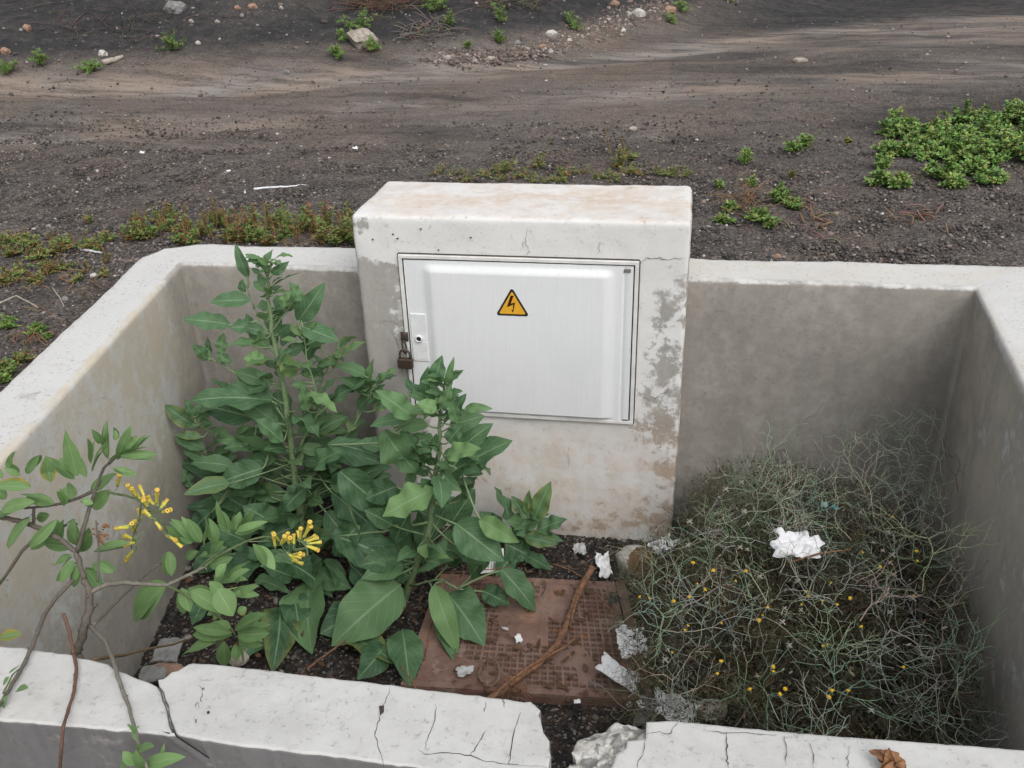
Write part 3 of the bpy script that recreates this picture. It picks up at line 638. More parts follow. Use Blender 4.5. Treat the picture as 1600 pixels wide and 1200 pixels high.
# ------------------------------------------------------------------ rocks and scraps
def sphere_mesh(n=4):
    import bmesh
    bm = bmesh.new(); bmesh.ops.create_icosphere(bm, subdivisions=n, radius=1); V = [v.co.copy() for v in bm.verts]; F = [tuple(v.index for v in f.verts) for f in bm.faces]; bm.free(); return V, F
SPH = {n: sphere_mesh(n) for n in (2, 3, 4)}
def rock(name, loc, size, mat, label, cat='stone', rot=0., seed=0, group=None, raw=False, n=3, rough=.35, cuts=5):
    V, F = SPH[n]; rs = random.Random(seed*31+int(loc.x*1000)); planes = []
    for _ in range(cuts): d = Vector((rs.gauss(0, 1), rs.gauss(0, 1), rs.gauss(0, .8))).normalized(); planes.append((d, rs.uniform(.55, .85)))
    cr, sr = math.cos(rot), math.sin(rot); mb = MB(); out = []
    for v in V:
        p = v*(1+rough*noise.fractal(v*1.3+Vector((seed*3.1, loc.x*7, 0)), 1, 2, 4)*.7)
        for d, k in planes:
            t = p.dot(d)-k
            if t > 0: p = p-d*t*.92
        p = Vector((p.x*size[0], p.y*size[1], p.z*size[2])); out.append(Vector((p.x*cr-p.y*sr, p.x*sr+p.y*cr, p.z))+loc+Vector((0, 0, size[2]*.45)))
    mb.add(out, F); return put(mb.build(name, M[mat], smooth=False, loc=Vector(loc)), label, cat, group)
build_front()

def sheet(name, c, sx, sy, rot, tilt, amp, mat, label, cat, seed=0, n=22, curl=0., ragged=.25, thick=.0012):
    """torn, creased sheet with real thickness"""
    mb = MB(); rs = random.Random(seed); E = Euler((tilt[0], tilt[1], rot)).to_matrix(); up = []; lo = []; k = n+1
    for j in range(k):
        for i in range(k):
            a, b = i/n*2-1, j/n*2-1; m = max(abs(a), abs(b)); sc = 1+ragged*fbm(a, b, seed*2.3, 2, 1.3)*m
            x, y = a*sx/2*sc, b*sy/2*sc; z = amp*(abs(fbm(x, y, seed, 2, 1.2/max(sx, sy)*2))*2-.4)+amp*.12*fbm(x, y, seed+9, 3, 45)+curl*(a*a+b*b*.3)
            up.append(c+E @ Vector((x, y, z))); lo.append(c+E @ Vector((x, y, z-thick)))
    K = k*k; fs = [(j*k+i, j*k+i+1, (j+1)*k+i+1, (j+1)*k+i) for j in range(n) for i in range(n)]
    bd = [i for i in range(n)]+[j*k+n for j in range(n)]+[n*k+n-i for i in range(n)]+[(n-j)*k for j in range(n)]
    fs2 = [tuple(K+q for q in f[::-1]) for f in fs]+[(bd[i], K+bd[i], K+bd[(i+1) % len(bd)], bd[(i+1) % len(bd)]) for i in range(len(bd))]
    mb.add(up+lo, fs+fs2); return put(mb.build(name, M[mat] if isinstance(mat, str) else mat, loc=Vector(c)), label, cat)

# ------------------------------------------------------------------ cast cover on the pit floor
def build_cover():
    A, B, Cc, D = Vector((.30, -.322)), Vector((.907, -.288)), Vector((1.02, -.804)), Vector((.30, -.842)); zt = .038
    root = thing('inspection_cover', (.63, -.56, 0), 'rusty red cast cover with a grid pattern lying on the pit floor', 'inspection cover')
    def Q(s_, t, z): p = A.lerp(B, s_).lerp(D.lerp(Cc, s_), t); return Vector((p.x, p.y, z))
    mb = MB(); nx_, ny_ = 230, 176; vs = []; cs = []
    for j in range(ny_+1):
        for i in range(nx_+1):
            a, b = i/nx_, j/ny_; e = min(a, 1-a, b, 1-b); h = 0
            if e > .045: h = -.004
            if e > .055:
                patch = fbm(a*3, b*2.4, 3, 2, 1.1) > .16 or (.38 < a < .62 and .30 < b < .62)
                gx_ = abs((a*30) % 1-.5); gy_ = abs((b*24) % 1-.5)
                h = -.001 if patch else (-.0012 if (gx_ < .16 or gy_ < .16) else -.0062)
            rec = h < -.0055; h += .0015*fbm(a, b, 8, 3, 6); vs.append(Q(a, b, zt+h)); cs.append((1.0 if rec else 0, 0, 0))  # recesses coloured dark, painted shade that makes the shallow grid read
    k = nx_+1; mb.add(vs, [(j*k+i, (j+1)*k+i, (j+1)*k+i+1, j*k+i+1) for j in range(ny_) for i in range(nx_)], cs)
    bd = [Q(a/40, 0, 0) for a in range(40)]+[Q(1, a/40, 0) for a in range(40)]+[Q(1-a/40, 1, 0) for a in range(40)]+[Q(0, 1-a/40, 0) for a in range(40)]
    zz = [zt-.001+.0015*fbm(p.x, p.y, 8, 2, 20) for p in bd]; n = len(bd)
    rng_ = [[Vector((p.x, p.y, z_)) for p, z_ in zip(bd, zz)], [Vector((p.x, p.y, zt-.008)) for p in bd], [Vector((p.x, p.y, -.01)) for p in bd]]
    c0 = Vector((.63, -.56, 0)); rng_[1] = [p+(p-c0)*.004 for p in rng_[1]]
    vs = [p for r in rng_ for p in r]; mb.add(vs, [(q*n+i, (q+1)*n+i, (q+1)*n+(i+1) % n, q*n+(i+1) % n) for q in range(2) for i in range(n)])
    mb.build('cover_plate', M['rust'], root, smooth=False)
    mb = MB(); t = .03
    for (a, b) in ((Q(1.012, -.03, 0), Q(1.012, 1.05, 0)),):
        d = (b-a).normalized(); nn = Vector((-d.y, d.x, 0)); vs = []
        for z in (-.01, .028): vs += [a+Vector((0, 0, z)), b+Vector((0, 0, z)), b+nn*t+Vector((0, 0, z)), a+nn*t+Vector((0, 0, z))]
        mb.add(vs, [(0, 1, 2, 3), (4, 7, 6, 5), (0, 4, 5, 1), (1, 5, 6, 2), (2, 6, 7, 3), (3, 7, 4, 0)])
    mb.build('cover_frame', M['rust'], root, smooth=False)
build_cover()

# ------------------------------------------------------------------ leaves
def leaf(mb, base, tip, wd, nh, droop=.12, fold=.25, wave=.12, col=(.5, 0, 0), nl=9, m=0, prof=(.62, .95), ns=2, waves=2.5):
    ax = tip-base; L = ax.length
    if L < 1e-5: return
    a = ax/L; side = a.cross(nh)
    if side.length < 1e-3: side = a.orthogonal()
    side.normalize(); n = side.cross(a).normalized(); p0, p1 = prof; tm = p0/(p0+p1); mx = tm**p0*(1-tm)**p1
    vs = []; uv = []; ph = random.uniform(0, 6.28); tw = random.uniform(-.35, .35)
    for i in range(nl+1):
        t = i/nl; tt = min(max(t, .012), .996); wv = wd/2*(tt**p0*(1-tt)**p1)/mx; c = base+ax*t+n*(droop*L*4*t*(1-t)*.5-droop*L*.35*t*t)
        for j in range(-ns, ns+1):
            s_ = j/ns; o = n*(abs(s_)**1.3*wv*fold*(1-.5*t)+wave*wv*abs(s_)*math.sin(t*6.28*waves+ph+(1.7 if s_ > 0 else 0)))
            vs.append(c+(side*math.cos(tw*t)+n*math.sin(tw*t))*s_*wv+o); uv.append((t, s_/2+.5))
    k = 2*ns+1; fs = [(i*k+j, i*k+j+1, (i+1)*k+j+1, (i+1)*k+j) for i in range(nl) for j in range(k-1)]
    mb.add(vs, fs, col, m, uv)
def bez(a, b, c, n=6): return [a*(1-t)**2+b*2*t*(1-t)+c*t*t for t in [i/n for i in range(n+1)]]
def facing(p, k=.7, j=.45): 
    d = (CAM_LOC-p).normalized()
    return (d*k+Vector((0, 0, .6))+Vector((random.gauss(0, j), random.gauss(0, j), random.gauss(0, j*.6)))).normalized()
def pxm(p): return (p-CAM_LOC).dot(CAM_ROT @ Vector((0, 0, -1)))/FPX      # metres per photo pixel at p

def PA(u, v, y):
    p = PY(u, v, y)
    if p.z < .045: p = PZ(u, v, .045)
    return p
def near_on(poly, p):
    best = None
    for a, b in zip(poly[:-1], poly[1:]):
        t = max(0, min(1, (p-a).dot(b-a)/max(1e-9, (b-a).length_squared))); q = a+(b-a)*t; d = (q-p).length
        if best is None or d < best[0]: best = (d, q)
    return best[1]
def tobacco(name, label, stems, leaves, fill, seed, mat='leaf'):
    """stems: list of (polyline[(u,v,y)], r0, r1); leaves: (bu,bv,tu,tv,width px,y_base,y_tip,tone)"""
    random.seed(seed); S3 = [([PY(u, v, y) for u, v, y in pl], r0, r1) for pl, r0, r1 in stems]
    root = thing(name, tuple(S3[0][0][0]), label, 'shrub'); smb = MB(); lmb = MB()
    for pl, r0, r1 in S3:
        n = len(pl); dense = []
        for i in range(n-1):
            for k in range(4): dense.append(pl[i].lerp(pl[i+1], k/4))
        dense.append(pl[-1]); dense = [p+Vector((random.uniform(-1, 1), random.uniform(-1, 1), 0))*.0025 for p in dense]
        nn = len(dense); smb.tube(dense, [r0+(r1-r0)*i/(nn-1) for i in range(nn)], 8)
    for (bu, bv, tu, tv, wpx, yb, yt, tone) in leaves:
        b, t = PA(bu, bv, yb), PA(tu, tv, yt); wm = wpx*pxm(b); L = (t-b).length
        young = .9 if tone == 'p' else (.35 if tone == 'y' else 0); r = .05 if tone == 'd' else random.uniform(.3, 1)
        leaf(lmb, b, t, wm*1.05, facing(b, .85, .30), droop=random.uniform(.04, .22), fold=random.uniform(.1, .5), wave=random.uniform(.15, .42), col=(r, .25 if random.random() < .15 else 0, young), nl=12, ns=3)
        # petiole to the nearest stem below the leaf base
        qs = []
        for pl, _, _ in S3:
            q = near_on(pl, b-Vector((0, 0, .035))); qs.append(((q-b).length, q))
        q = min(qs, key=lambda z: z[0])[1]
        if (q-b).length < .40: smb.tube(bez(q, b+(b-t)*.10-Vector((0, 0, .01)), b+(t-b)*.05, 5), [.0028*min(1.3, .45+L*5)]*5+[.0014], 5)
    for (si, t0, t1, cnt, rad, Lr, spread, tonep) in fill:
        pl = S3[si][0]; tot = len(pl)-1
        for _ in range(int(cnt*1.15)):
            k = (t0+(t1-t0)*random.random())*tot; i = min(int(k), tot-1); p = pl[i].lerp(pl[i+1], k-i); a = random.uniform(0, 6.283)
            d = Vector((math.cos(a), math.sin(a)*.8, random.uniform(.0, .7))).normalized(); rr = rad*random.uniform(.4, 1.1); b = p+d*rr
            L = random.uniform(*Lr); dd = (d+Vector((0, 0, random.uniform(-.7, .75)*spread))).normalized(); t = b+dd*L
            if b.z < .05 or t.z < .03 or t.y > .17 or (t.y > -.015 and t.x > -.02) or (b.y > -.015 and b.x > -.02) or t.x < -.68: continue
            leaf(lmb, b, t, L*random.uniform(.42, .62), (Vector((0, 0, 1))+Vector((random.gauss(0, .6), random.gauss(0, .5)-.5, 0))).normalized(), droop=random.uniform(.08, .25), fold=random.uniform(.15, .5), wave=.2, col=(random.random(), random.random()*.25 if random.random() < .2 else 0, tonep*random.random()), nl=8, ns=2)
            smb.tube(bez(p, p+d*rr*.6-Vector((0, 0, .008)), b, 4), [.0026]*4+[.0014], 4)
    smb.build('stem', M['stem'], root); lmb.build('foliage', M[mat], root)
    return root
A_ = -.22
lvA = [(387,433,367,380,17,-.20,-.2,''),(416,431,424,389,19,-.22,-.22,'y'),(425,428,451,409,15,-.24,-.24,''),(422,452,470,424,17,-.24,-.25,''),(390,469,327,471,26,-.22,-.25,''),(381,457,378,436,14,-.2,-.2,''),
 (359,507,285,498,28,-.22,-.26,''),(396,513,359,511,24,-.22,-.25,''),(466,501,507,443,32,-.24,-.24,''),(451,478,466,446,20,-.2,-.2,'y'),(472,510,530,533,30,-.24,-.28,''),(472,510,500,545,35,-.2,-.2,'d'),(534,556,571,533,18,-.22,-.25,'y'),
 (323,560,301,538,17,-.22,-.24,''),(346,551,349,520,19,-.22,-.2,'y'),(361,568,337,551,14,-.22,-.22,''),(329,554,324,527,10,-.2,-.2,'d'),(413,562,381,560,24,-.26,-.30,'p'),(457,589,442,548,25,-.26,-.28,'p'),(425,626,291,624,42,-.24,-.32,''),
 (396,653,317,632,42,-.2,-.2,'d'),(483,615,527,643,24,-.28,-.33,'p'),(512,632,574,592,36,-.2,-.18,''),(455,650,500,680,40,-.28,-.34,''),(302,664,255,632,26,-.22,-.24,''),(305,656,288,624,14,-.22,-.22,''),(320,700,272,685,22,-.22,-.24,''),
 (393,697,349,700,22,-.24,-.28,''),(314,682,273,679,15,-.24,-.25,''),(410,732,340,755,42,-.28,-.34,''),(401,762,273,717,40,-.2,-.2,'d'),(505,700,595,722,42,-.2,-.2,'d'),(440,800,285,790,40,-.22,-.25,'d'),(470,470,452,440,18,-.26,-.26,'y'),
 (440,480,455,455,16,-.28,-.29,'p'),(430,500,438,475,16,-.2,-.2,'y'),(480,560,505,520,22,-.18,-.18,''),(500,590,515,555,18,-.2,-.2,'y'),(520,575,533,540,14,-.2,-.2,'y'),(560,640,600,600,24,-.15,-.14,''),(575,610,583,560,16,-.15,-.15,'y'),(590,600,620,575,14,-.15,-.15,'y'),
 (585,640,615,625,16,-.15,-.15,''),(480,640,470,600,22,-.3,-.32,'y'),(420,600,400,580,20,-.28,-.3,''),(500,540,525,510,18,-.2,-.2,'y'),(395,520,385,490,16,-.2,-.2,''),(430,570,455,545,20,-.28,-.3,''),(360,620,330,590,20,-.2,-.2,''),(390,610,370,585,16,-.22,-.22,''),
 (486,906,484,1018,72,-.42,-.50,'y'),(437,950,428,1044,56,-.40,-.5,'d'),(400,905,452,925,24,-.4,-.4,''),(300,760,280,730,20,-.22,-.22,''),(330,800,300,830,30,-.3,-.33,'d'),(470,820,400,850,44,-.3,-.35,'d'),(480,760,440,800,36,-.32,-.36,''),(360,850,300,895,42,-.34,-.42,'d'),(330,925,300,975,36,-.5,-.6,'d'),(410,865,350,905,46,-.38,-.45,'d'),(425,960,375,1030,52,-.5,-.6,'d'),(450,880,520,930,44,-.4,-.46,'d'),(390,830,330,845,36,-.3,-.34,'d'),(460,930,470,1000,44,-.5,-.6,'d'),(340,790,290,850,34,-.28,-.3,'d'),(520,770,590,830,44,-.3,-.34,'d'),(510,800,560,860,40,-.32,-.38,'d'),(440,690,400,655,30,-.3,-.32,''),(430,820,380,790,40,-.3,-.33,''),(490,730,540,700,34,-.28,-.3,'')]
tobacco('tobacco_shrub', 'tallest leafy green shrub in the pit, rising above the back wall left of the pillar',
 [([(478,905,-.25),(474,840,-.24),(467,783,-.23),(458,717,-.22),(451,662,-.22),(440,589,-.22),(427,533,-.22),(419,466,-.22),(418,436,-.22),(425,405,-.22)], .016, .0035),
  ([(451,662,-.22),(420,620,-.22),(385,592,-.22),(350,572,-.22),(325,558,-.22)], .004, .002), ([(456,700,-.22),(400,690,-.22),(350,685,-.23),(310,665,-.22),(290,640,-.22)], .0045, .002),
  ([(451,662,-.22),(485,640,-.2),(505,590,-.2),(520,560,-.2),(530,535,-.2)], .004, .002), ([(427,533,-.22),(405,500,-.21),(392,470,-.2),(385,437,-.2)], .003, .0018), ([(425,520,-.22),(445,490,-.23),(460,470,-.23),(468,440,-.24)], .003, .0018),
  ([(465,770,-.23),(510,720,-.19),(550,670,-.16),(578,620,-.15),(582,590,-.15)], .006, .002), ([(470,820,-.24),(480,860,-.32),(486,906,-.42)], .006, .004), ([(462,740,-.22),(400,760,-.2),(340,730,-.2),(300,700,-.22)], .005, .003),
  ([(458,717,-.22),(500,640,-.24),(480,560,-.24),(470,500,-.24)], .005, .002)], lvA,
 [(0,.05,.45,36,.10,(.10,.18),.8,.2),(0,.0,.35,34,.22,(.09,.17),.8,.15),(7,.3,1,14,.10,(.10,.16),.8,.1),(0,.35,.75,30,.06,(.06,.12),.6,.4),(0,.7,1.,26,.03,(.03,.065),.4,.8),(6,.3,1,22,.03,(.05,.11),.6,.4),(2,.3,1,16,.03,(.04,.09),.6,.4),(8,.2,1,18,.04,(.06,.12),.6,.2),(9,.3,1,14,.03,(.04,.08),.6,.6),(1,.3,1,8,.02,(.03,.06),.5,.5),(3,.3,1,10,.02,(.04,.08),.5,.4)], 11)
B_ = -.46
lvB = [(625,915,517,1008,86,-.52,-.58,'y'),(629,985,640,1070,52,-.55,-.62,''),(678,915,716,1022,36,-.56,-.64,'p'),(699,927,757,1008,62,-.5,-.52,''),(690,946,708,1030,34,-.52,-.55,''),(525,838,633,885,62,-.44,-.48,'d'),(531,736,612,802,54,-.42,-.42,'d'),
 (678,765,597,806,46,-.56,-.64,'p'),(643,650,587,610,36,-.52,-.56,'y'),(700,742,799,687,58,-.46,-.46,''),(699,712,750,700,30,-.54,-.58,'p'),(713,818,787,876,58,-.52,-.58,''),(750,811,811,848,32,-.54,-.58,'p'),(652,857,703,872,22,-.56,-.58,'p'),(727,638,769,638,15,-.48,-.5,'y'),
 (680,600,690,556,26,-.48,-.48,''),(661,629,631,591,24,-.46,-.46,'d'),(666,618,668,573,18,-.46,-.46,'d'),(699,600,709,558,11,-.48,-.48,'y'),(705,650,728,615,18,-.48,-.48,'d'),(682,640,652,629,24,-.55,-.57,'p'),(633,654,577,665,20,-.5,-.52,''),(512,694,596,713,30,-.4,-.4,'d'),
 (600,672,655,742,54,-.5,-.52,'y'),(783,890,839,956,40,-.44,-.48,''),(755,923,797,945,32,-.46,-.5,'d'),(540,993,622,1036,44,-.5,-.55,'d'),(550,885,595,935,40,-.45,-.5,'d'),(690,640,705,600,18,-.5,-.5,'y'),(715,660,705,625,20,-.5,-.5,'y'),(700,690,725,660,24,-.5,-.5,''),(650,700,620,680,26,-.48,-.5,''),
 (690,790,700,760,26,-.52,-.52,'y'),(640,760,660,720,34,-.5,-.5,''),(720,780,745,745,34,-.44,-.44,''),(600,700,560,690,24,-.42,-.42,''),(640,800,615,850,34,-.44,-.46,'d'),(700,880,740,850,34,-.42,-.42,'d'),(570,950,500,990,56,-.55,-.62,'d'),(600,1010,560,1060,46,-.6,-.7,'d'),(640,900,590,880,40,-.46,-.48,'d'),(560,820,520,870,44,-.42,-.45,'d'),(735,900,770,860,36,-.42,-.42,''),(620,760,570,780,40,-.44,-.46,'d'),(710,850,760,880,36,-.5,-.54,'')]
tobacco('tobacco_shrub', 'broad leaved green shrub before the cabinet door, its lower leaves overhanging the rusty cover',
 [([(630,965,-.42),(633,932,-.43),(652,880,-.45),(668,839,-.46),(676,790,-.46),(681,740,-.46),(686,700,-.46),(688,657,-.46),(692,625,-.46),(697,590,-.47)], .015, .003),
  ([(650,885,-.45),(620,900,-.5),(600,925,-.52)], .004, .003), ([(672,815,-.46),(600,830,-.44),(530,838,-.44)], .004, .003), ([(640,915,-.45),(690,905,-.5),(715,920,-.52)], .004, .003),
  ([(684,720,-.46),(720,735,-.46),(760,720,-.46)], .004, .002), ([(633,932,-.44),(629,985,-.54)], .004, .003), ([(680,750,-.46),(640,700,-.48),(610,660,-.5)], .004, .002)], lvB,
 [(0,.15,.6,20,.07,(.09,.16),.8,.2),(0,.05,.4,10,.12,(.10,.16),.8,.1),(0,.5,.85,26,.04,(.05,.11),.6,.4),(0,.8,1.,22,.02,(.03,.06),.4,.7),(6,.2,1,10,.03,(.04,.09),.6,.4),(4,.2,1,8,.03,(.05,.1),.6,.3)], 12)
lvC = [(834,813,860,753,30,-.16,-.14,'y'),(839,829,886,811,30,-.18,-.17,''),(801,822,773,760,30,-.16,-.16,''),(801,822,842,815,42,-.17,-.18,''),(820,839,871,850,24,-.2,-.22,''),(825,803,827,766,17,-.16,-.16,'y'),(820,867,862,890,24,-.2,-.24,'d'),(790,850,830,870,40,-.2,-.2,'d'),(780,830,750,800,30,-.18,-.18,'d'),(810,850,850,832,26,-.18,-.18,''),(800,870,775,900,30,-.22,-.26,'d'),(840,840,880,845,22,-.18,-.2,''),(815,800,800,775,18,-.15,-.14,'')]
tobacco('tobacco_shrub', 'short leafy shoot low against the foot of the pillar, right of the taller shrubs',
 [([(770,905,-.18),(785,870,-.18),(805,840,-.17),(825,815,-.16),(835,795,-.16)], .007, .002), ([(785,870,-.18),(815,862,-.2)], .003, .002)], lvC, [(0,.2,.9,12,.03,(.04,.09),.6,.4)], 13)

# ------------------------------------------------------------------ flowering shrub in the left foreground
def build_fore():
    random.seed(21)
    def z5(X, Y): return X/2.069, Y/2.069+620
    root = thing('flowering_shrub', tuple(PY(125, 1030, -1.62)-Vector((0, 0, .84))), 'straggly woody shrub with yellow tube flowers leaning over the front left corner', 'shrub')
    def over(X, Y, y, r0):
        u, v = z5(X, Y); q = PZ(u, v, HW+r0+.005); lim = q.y
        if u < 300 and -1.9 < lim < -1.70 and y < -1.62: y = min(y, lim)
        elif lim <= -1.86 and y < -1.8: y = min(y, -1.89)
        return PY(u, v, y)
    T = MB(); bark = (.135, .12, .10); bark2 = (.20, .185, .155); red = (.15, .085, .06); gs = (.14, .19, .085)
    def br(pl, r0, r1, c, knots=True):
        P = [over(X, Y, y, r0) for X, Y, y in pl]; n = len(P); d = []
        for i in range(n-1):
            for k in range(5): d.append(P[i].lerp(P[i+1], k/5)+Vector([random.uniform(-1, 1)*r0*.16 for _ in range(3)]))
        d.append(P[-1]); T.tube(d, [(r0+(r1-r0)*i/(len(d)-1))*random.uniform(.9, 1.15) for i in range(len(d))], 7, c)
        if knots:
            for i in range(2, len(d), 4): q = d[i]; T.tube([q, q+Vector([random.uniform(-1, 1) for _ in range(3)])*r0*1.6], [r0*.6, r0*.25], 4, c)
    base = PY(*z5(245, 830), -1.62); T.tube([Vector((base.x+.03, -1.60, .03)), Vector((base.x+.04, -1.6, .4)), base], [.012, .011, .0095], 8, bark)
    br([(245,830,-1.62),(262,790,-1.61),(275,740,-1.60),(290,680,-1.58),(290,630,-1.57),(272,590,-1.56)], .0085, .006, bark)
    br([(272,590,-1.56),(258,540,-1.55),(245,500,-1.54),(195,460,-1.53),(130,425,-1.52),(60,400,-1.51),(-20,385,-1.50)], .0052, .0045, bark)
    br([(250,500,-1.54),(270,430,-1.53),(290,360,-1.51),(310,300,-1.50),(335,230,-1.49),(380,190,-1.48)], .0045, .002, bark)
    br([(310,300,-1.50),(260,325,-1.50),(200,345,-1.5),(120,357,-1.5),(60,360,-1.5)], .0035, .002, bark)
    br([(290,630,-1.57),(340,608,-1.55),(400,600,-1.52),(470,605,-1.50),(540,608,-1.48),(600,580,-1.46),(660,550,-1.44)], .005, .003, bark2)
    br([(660,550,-1.44),(700,515,-1.42),(750,490,-1.40),(800,465,-1.38),(850,452,-1.36),(890,455,-1.36)], .0028, .0016, gs)
    br([(540,608,-1.48),(600,640,-1.46),(680,690,-1.45),(740,740,-1.44),(760,770,-1.44)], .0028, .002, gs)
    br([(290,740,-1.6),(340,790,-1.66),(365,850,-1.70),(385,920,-1.74),(415,1000,-1.80),(440,1090,-1.87),(455,1150,-1.9),(480,1210,-1.92),(500,1260,-1.93)], .0040, .002, bark2)
    br([(240,830,-1.65),(248,880,-1.72),(240,950,-1.77),(222,1010,-1.82),(205,1065,-1.875),(198,1140,-1.88),(190,1240,-1.89)], .0032, .0024, red)
    br([(205,700,-1.66),(225,760,-1.68),(238,830,-1.70)], .003, .003, red)
    br([(240,590,-1.56),(180,650,-1.6),(140,710,-1.65),(115,780,-1.70),(80,860,-1.75),(30,945,-1.80),(-10,1010,-1.85),(-40,1060,-1.88)], .0042, .003, bark)
    br([(130,440,-1.52),(70,500,-1.53),(10,590,-1.54),(-40,650,-1.55)], .0035, .0025, bark)
    br([(300,740,-1.6),(360,680,-1.5),(420,620,-1.4),(480,565,-1.3),(520,540,-1.25)], .0035, .002, bark2)
    br([(300,850,-1.62),(400,835,-1.5),(480,815,-1.4),(560,800,-1.3),(620,780,-1.2)], .0035, .002, (.22, .15, .09))
    br([(315,600,-1.57),(320,500,-1.54),(315,440,-1.53),(310,400,-1.52)], .002, .0014, bark); br([(110,355,-1.5),(108,420,-1.51)], .003, .003, bark)
    br([(350,310,-1.49),(400,318,-1.47),(440,330,-1.46),(480,360,-1.46),(520,400,-1.46),(550,450,-1.45)], .0025, .0014, gs, False)
    br([(455,350,-1.46),(450,400,-1.46),(430,450,-1.46),(425,490,-1.46)], .002, .0012, gs, False)
    br([(480,370,-1.46),(530,372,-1.46)], .0014, .001, gs, False); br([(10,960,-1.84),(40,900,-1.82),(60,880,-1.82)], .0018, .001, gs, False)
    T.build('branches', M['twig'], root)
    Lm = MB()
    def lf(x0, y0, x1, y1, w_, y, t='', y2=None):
        b, e = PY(*z5(x0, y0), y), PY(*z5(x1, y1), (y if y2 is None else y2)+random.uniform(-.025, .02)); wm = w_/2.069*pxm(b)*1.02; e = e+(e-b)*.08
        leaf(Lm, b, e, wm*1.1, facing(b, .7, .35), droop=random.uniform(.03, .14), fold=random.uniform(.15, .5), wave=.05, col=(random.random(), 1.0 if t == 'Y' else 0, .5 if t == 'p' else random.uniform(0, .3)), nl=9, ns=2, prof=(.72, .85), waves=1.2)
    Lv = [(250,255,220,140,45),(240,265,165,210,32),(165,275,150,200,44,'Y'),(300,240,340,150,36),(290,210,285,140,26),(350,200,345,85,30),(380,200,420,100,30),(390,190,500,185,26),(350,210,470,160,28),(230,330,225,280,34),(210,350,185,310,30),(300,360,350,305,44,'p'),(300,300,372,252,44),
      (260,340,292,352,30),(40,240,45,180,30),(90,245,130,190,30),(100,290,-5,280,40,'Y'),(110,345,-10,382,56),(175,345,90,325,36),(25,490,90,400,44),(190,400,105,490,44),(230,490,148,475,36),(250,480,240,405,48),(265,500,285,430,38),(305,500,412,480,42),(300,540,370,560,36),(240,530,198,595,34),(250,540,240,612,28),
      (280,560,325,620,40),(230,510,180,540,24),(205,400,193,460,30),(330,150,300,110,22),(370,140,372,100,22),(400,170,440,130,26),(420,190,480,130,24),(60,250,20,215,26),(10,260,-30,240,34),(20,330,-20,300,34),(215,240,195,200,24),(280,260,250,190,26),(370,230,440,250,18),(160,380,120,395,30),(210,420,240,400,26)]
    for l in list(Lv):
        if random.random() < .95: j = lambda: random.uniform(-16, 16); a, b = j(), j(); lf(l[0]+a*.4, l[1]+b*.4, l[2]+a+j()*.6, l[3]+b+j()*.6, l[4]*.75, -1.50+random.uniform(-.04, .05))
    for l in Lv: lf(l[0], l[1], l[2], l[3], l[4], -1.50+random.uniform(-.03, .03), l[5] if len(l) > 5 else '')
    L2 = [(640,470,560,400,34),(650,470,610,400,32),(655,480,667,395,28),(600,480,548,430,34),(740,440,708,368,34),(770,450,805,370,34),(760,430,775,375,26),(825,480,885,552,40,'p'),(760,440,842,420,30),(540,500,540,572,40),(680,550,746,520,36),(535,600,432,715,84,'p'),(610,620,695,682,64),(590,620,612,690,40,'p'),
      (700,620,750,702,66),(690,600,792,590,40),(750,640,832,640,30),(740,600,800,560,32),(750,770,628,768,42,'p'),(700,790,608,820,38),(725,790,725,868,42),(762,800,765,850,26),(770,770,862,765,44),(770,780,842,802,34),(760,750,850,705,44),(740,750,680,735,34),(770,700,795,685,26,'Y'),(620,470,570,450,26),(700,470,680,400,26),(680,500,720,470,30),
      (640,500,600,520,30),(730,540,700,580,30),(720,640,680,600,36),(770,600,760,560,28),(700,560,735,545,30),(650,520,690,515,26),(780,640,800,620,26),(720,690,690,720,30)]
    for l in list(L2):
        if random.random() < .95: j = lambda: random.uniform(-20, 20); a, b = j(), j(); lf(l[0]+a*.4, l[1]+b*.4, l[2]+a+j()*.6, l[3]+b+j()*.6, l[4]*.8, -1.42+random.uniform(-.04, .05))
    for l in L2: lf(l[0], l[1], l[2], l[3], l[4], -1.42+random.uniform(-.04, .03), l[5] if len(l) > 5 else '')
    L3 = [(440,1150,395,1200,30),(440,1190,400,1150,34),(465,1195,585,1165,44),(508,1195,530,1125,16),(450,1140,492,1130,30),(440,1090,415,1060,12),(430,1080,440,1110,12),(425,1085,450,1065,10),(470,1200,440,1150,36),(440,1120,455,1160,16),(500,1210,560,1230,30)]
    for l in L3: lf(l[0], l[1], l[2], l[3], l[4], -1.90, 'p')
    for l in [(0,780,65,766,34,'Y'),(0,600,22,592,24)]: lf(*l[:5], -1.55, l[5] if len(l) > 5 else '')
    for l in [(55,948,88,942,26,),(25,965,-5,1040,26),(30,895,62,870,16),(30,905,10,930,14)]: lf(*l, -1.83)
    Lm.build('foliage', M['leaf2'], root)
    # dried cluster
    D = MB()
    for _ in range(26):
        a = PY(*z5(random.uniform(305, 355), random.uniform(410, 465)), -1.52+random.uniform(-.02, .02)); leaf(D, a, a+Vector([random.uniform(-1, 1) for _ in range(3)])*.012, .007, Vector((0, 0, 1)), nl=3, ns=1)
    D.build('dried_seed_cluster', M['dryleaf'], root)
    FL = [(380,290,388,250),(435,320,412,285),(470,330,450,285),(480,350,463,325),(505,350,508,300),(525,360,542,330),(520,375,552,365),(490,390,465,365),(455,400,448,362),(440,440,435,400),(430,422,374,426),(500,400,522,428),(440,465,400,445),(440,470,403,480),(440,485,408,530),(545,450,588,485),(540,445,572,470),(450,330,430,300),(495,345,478,322)]
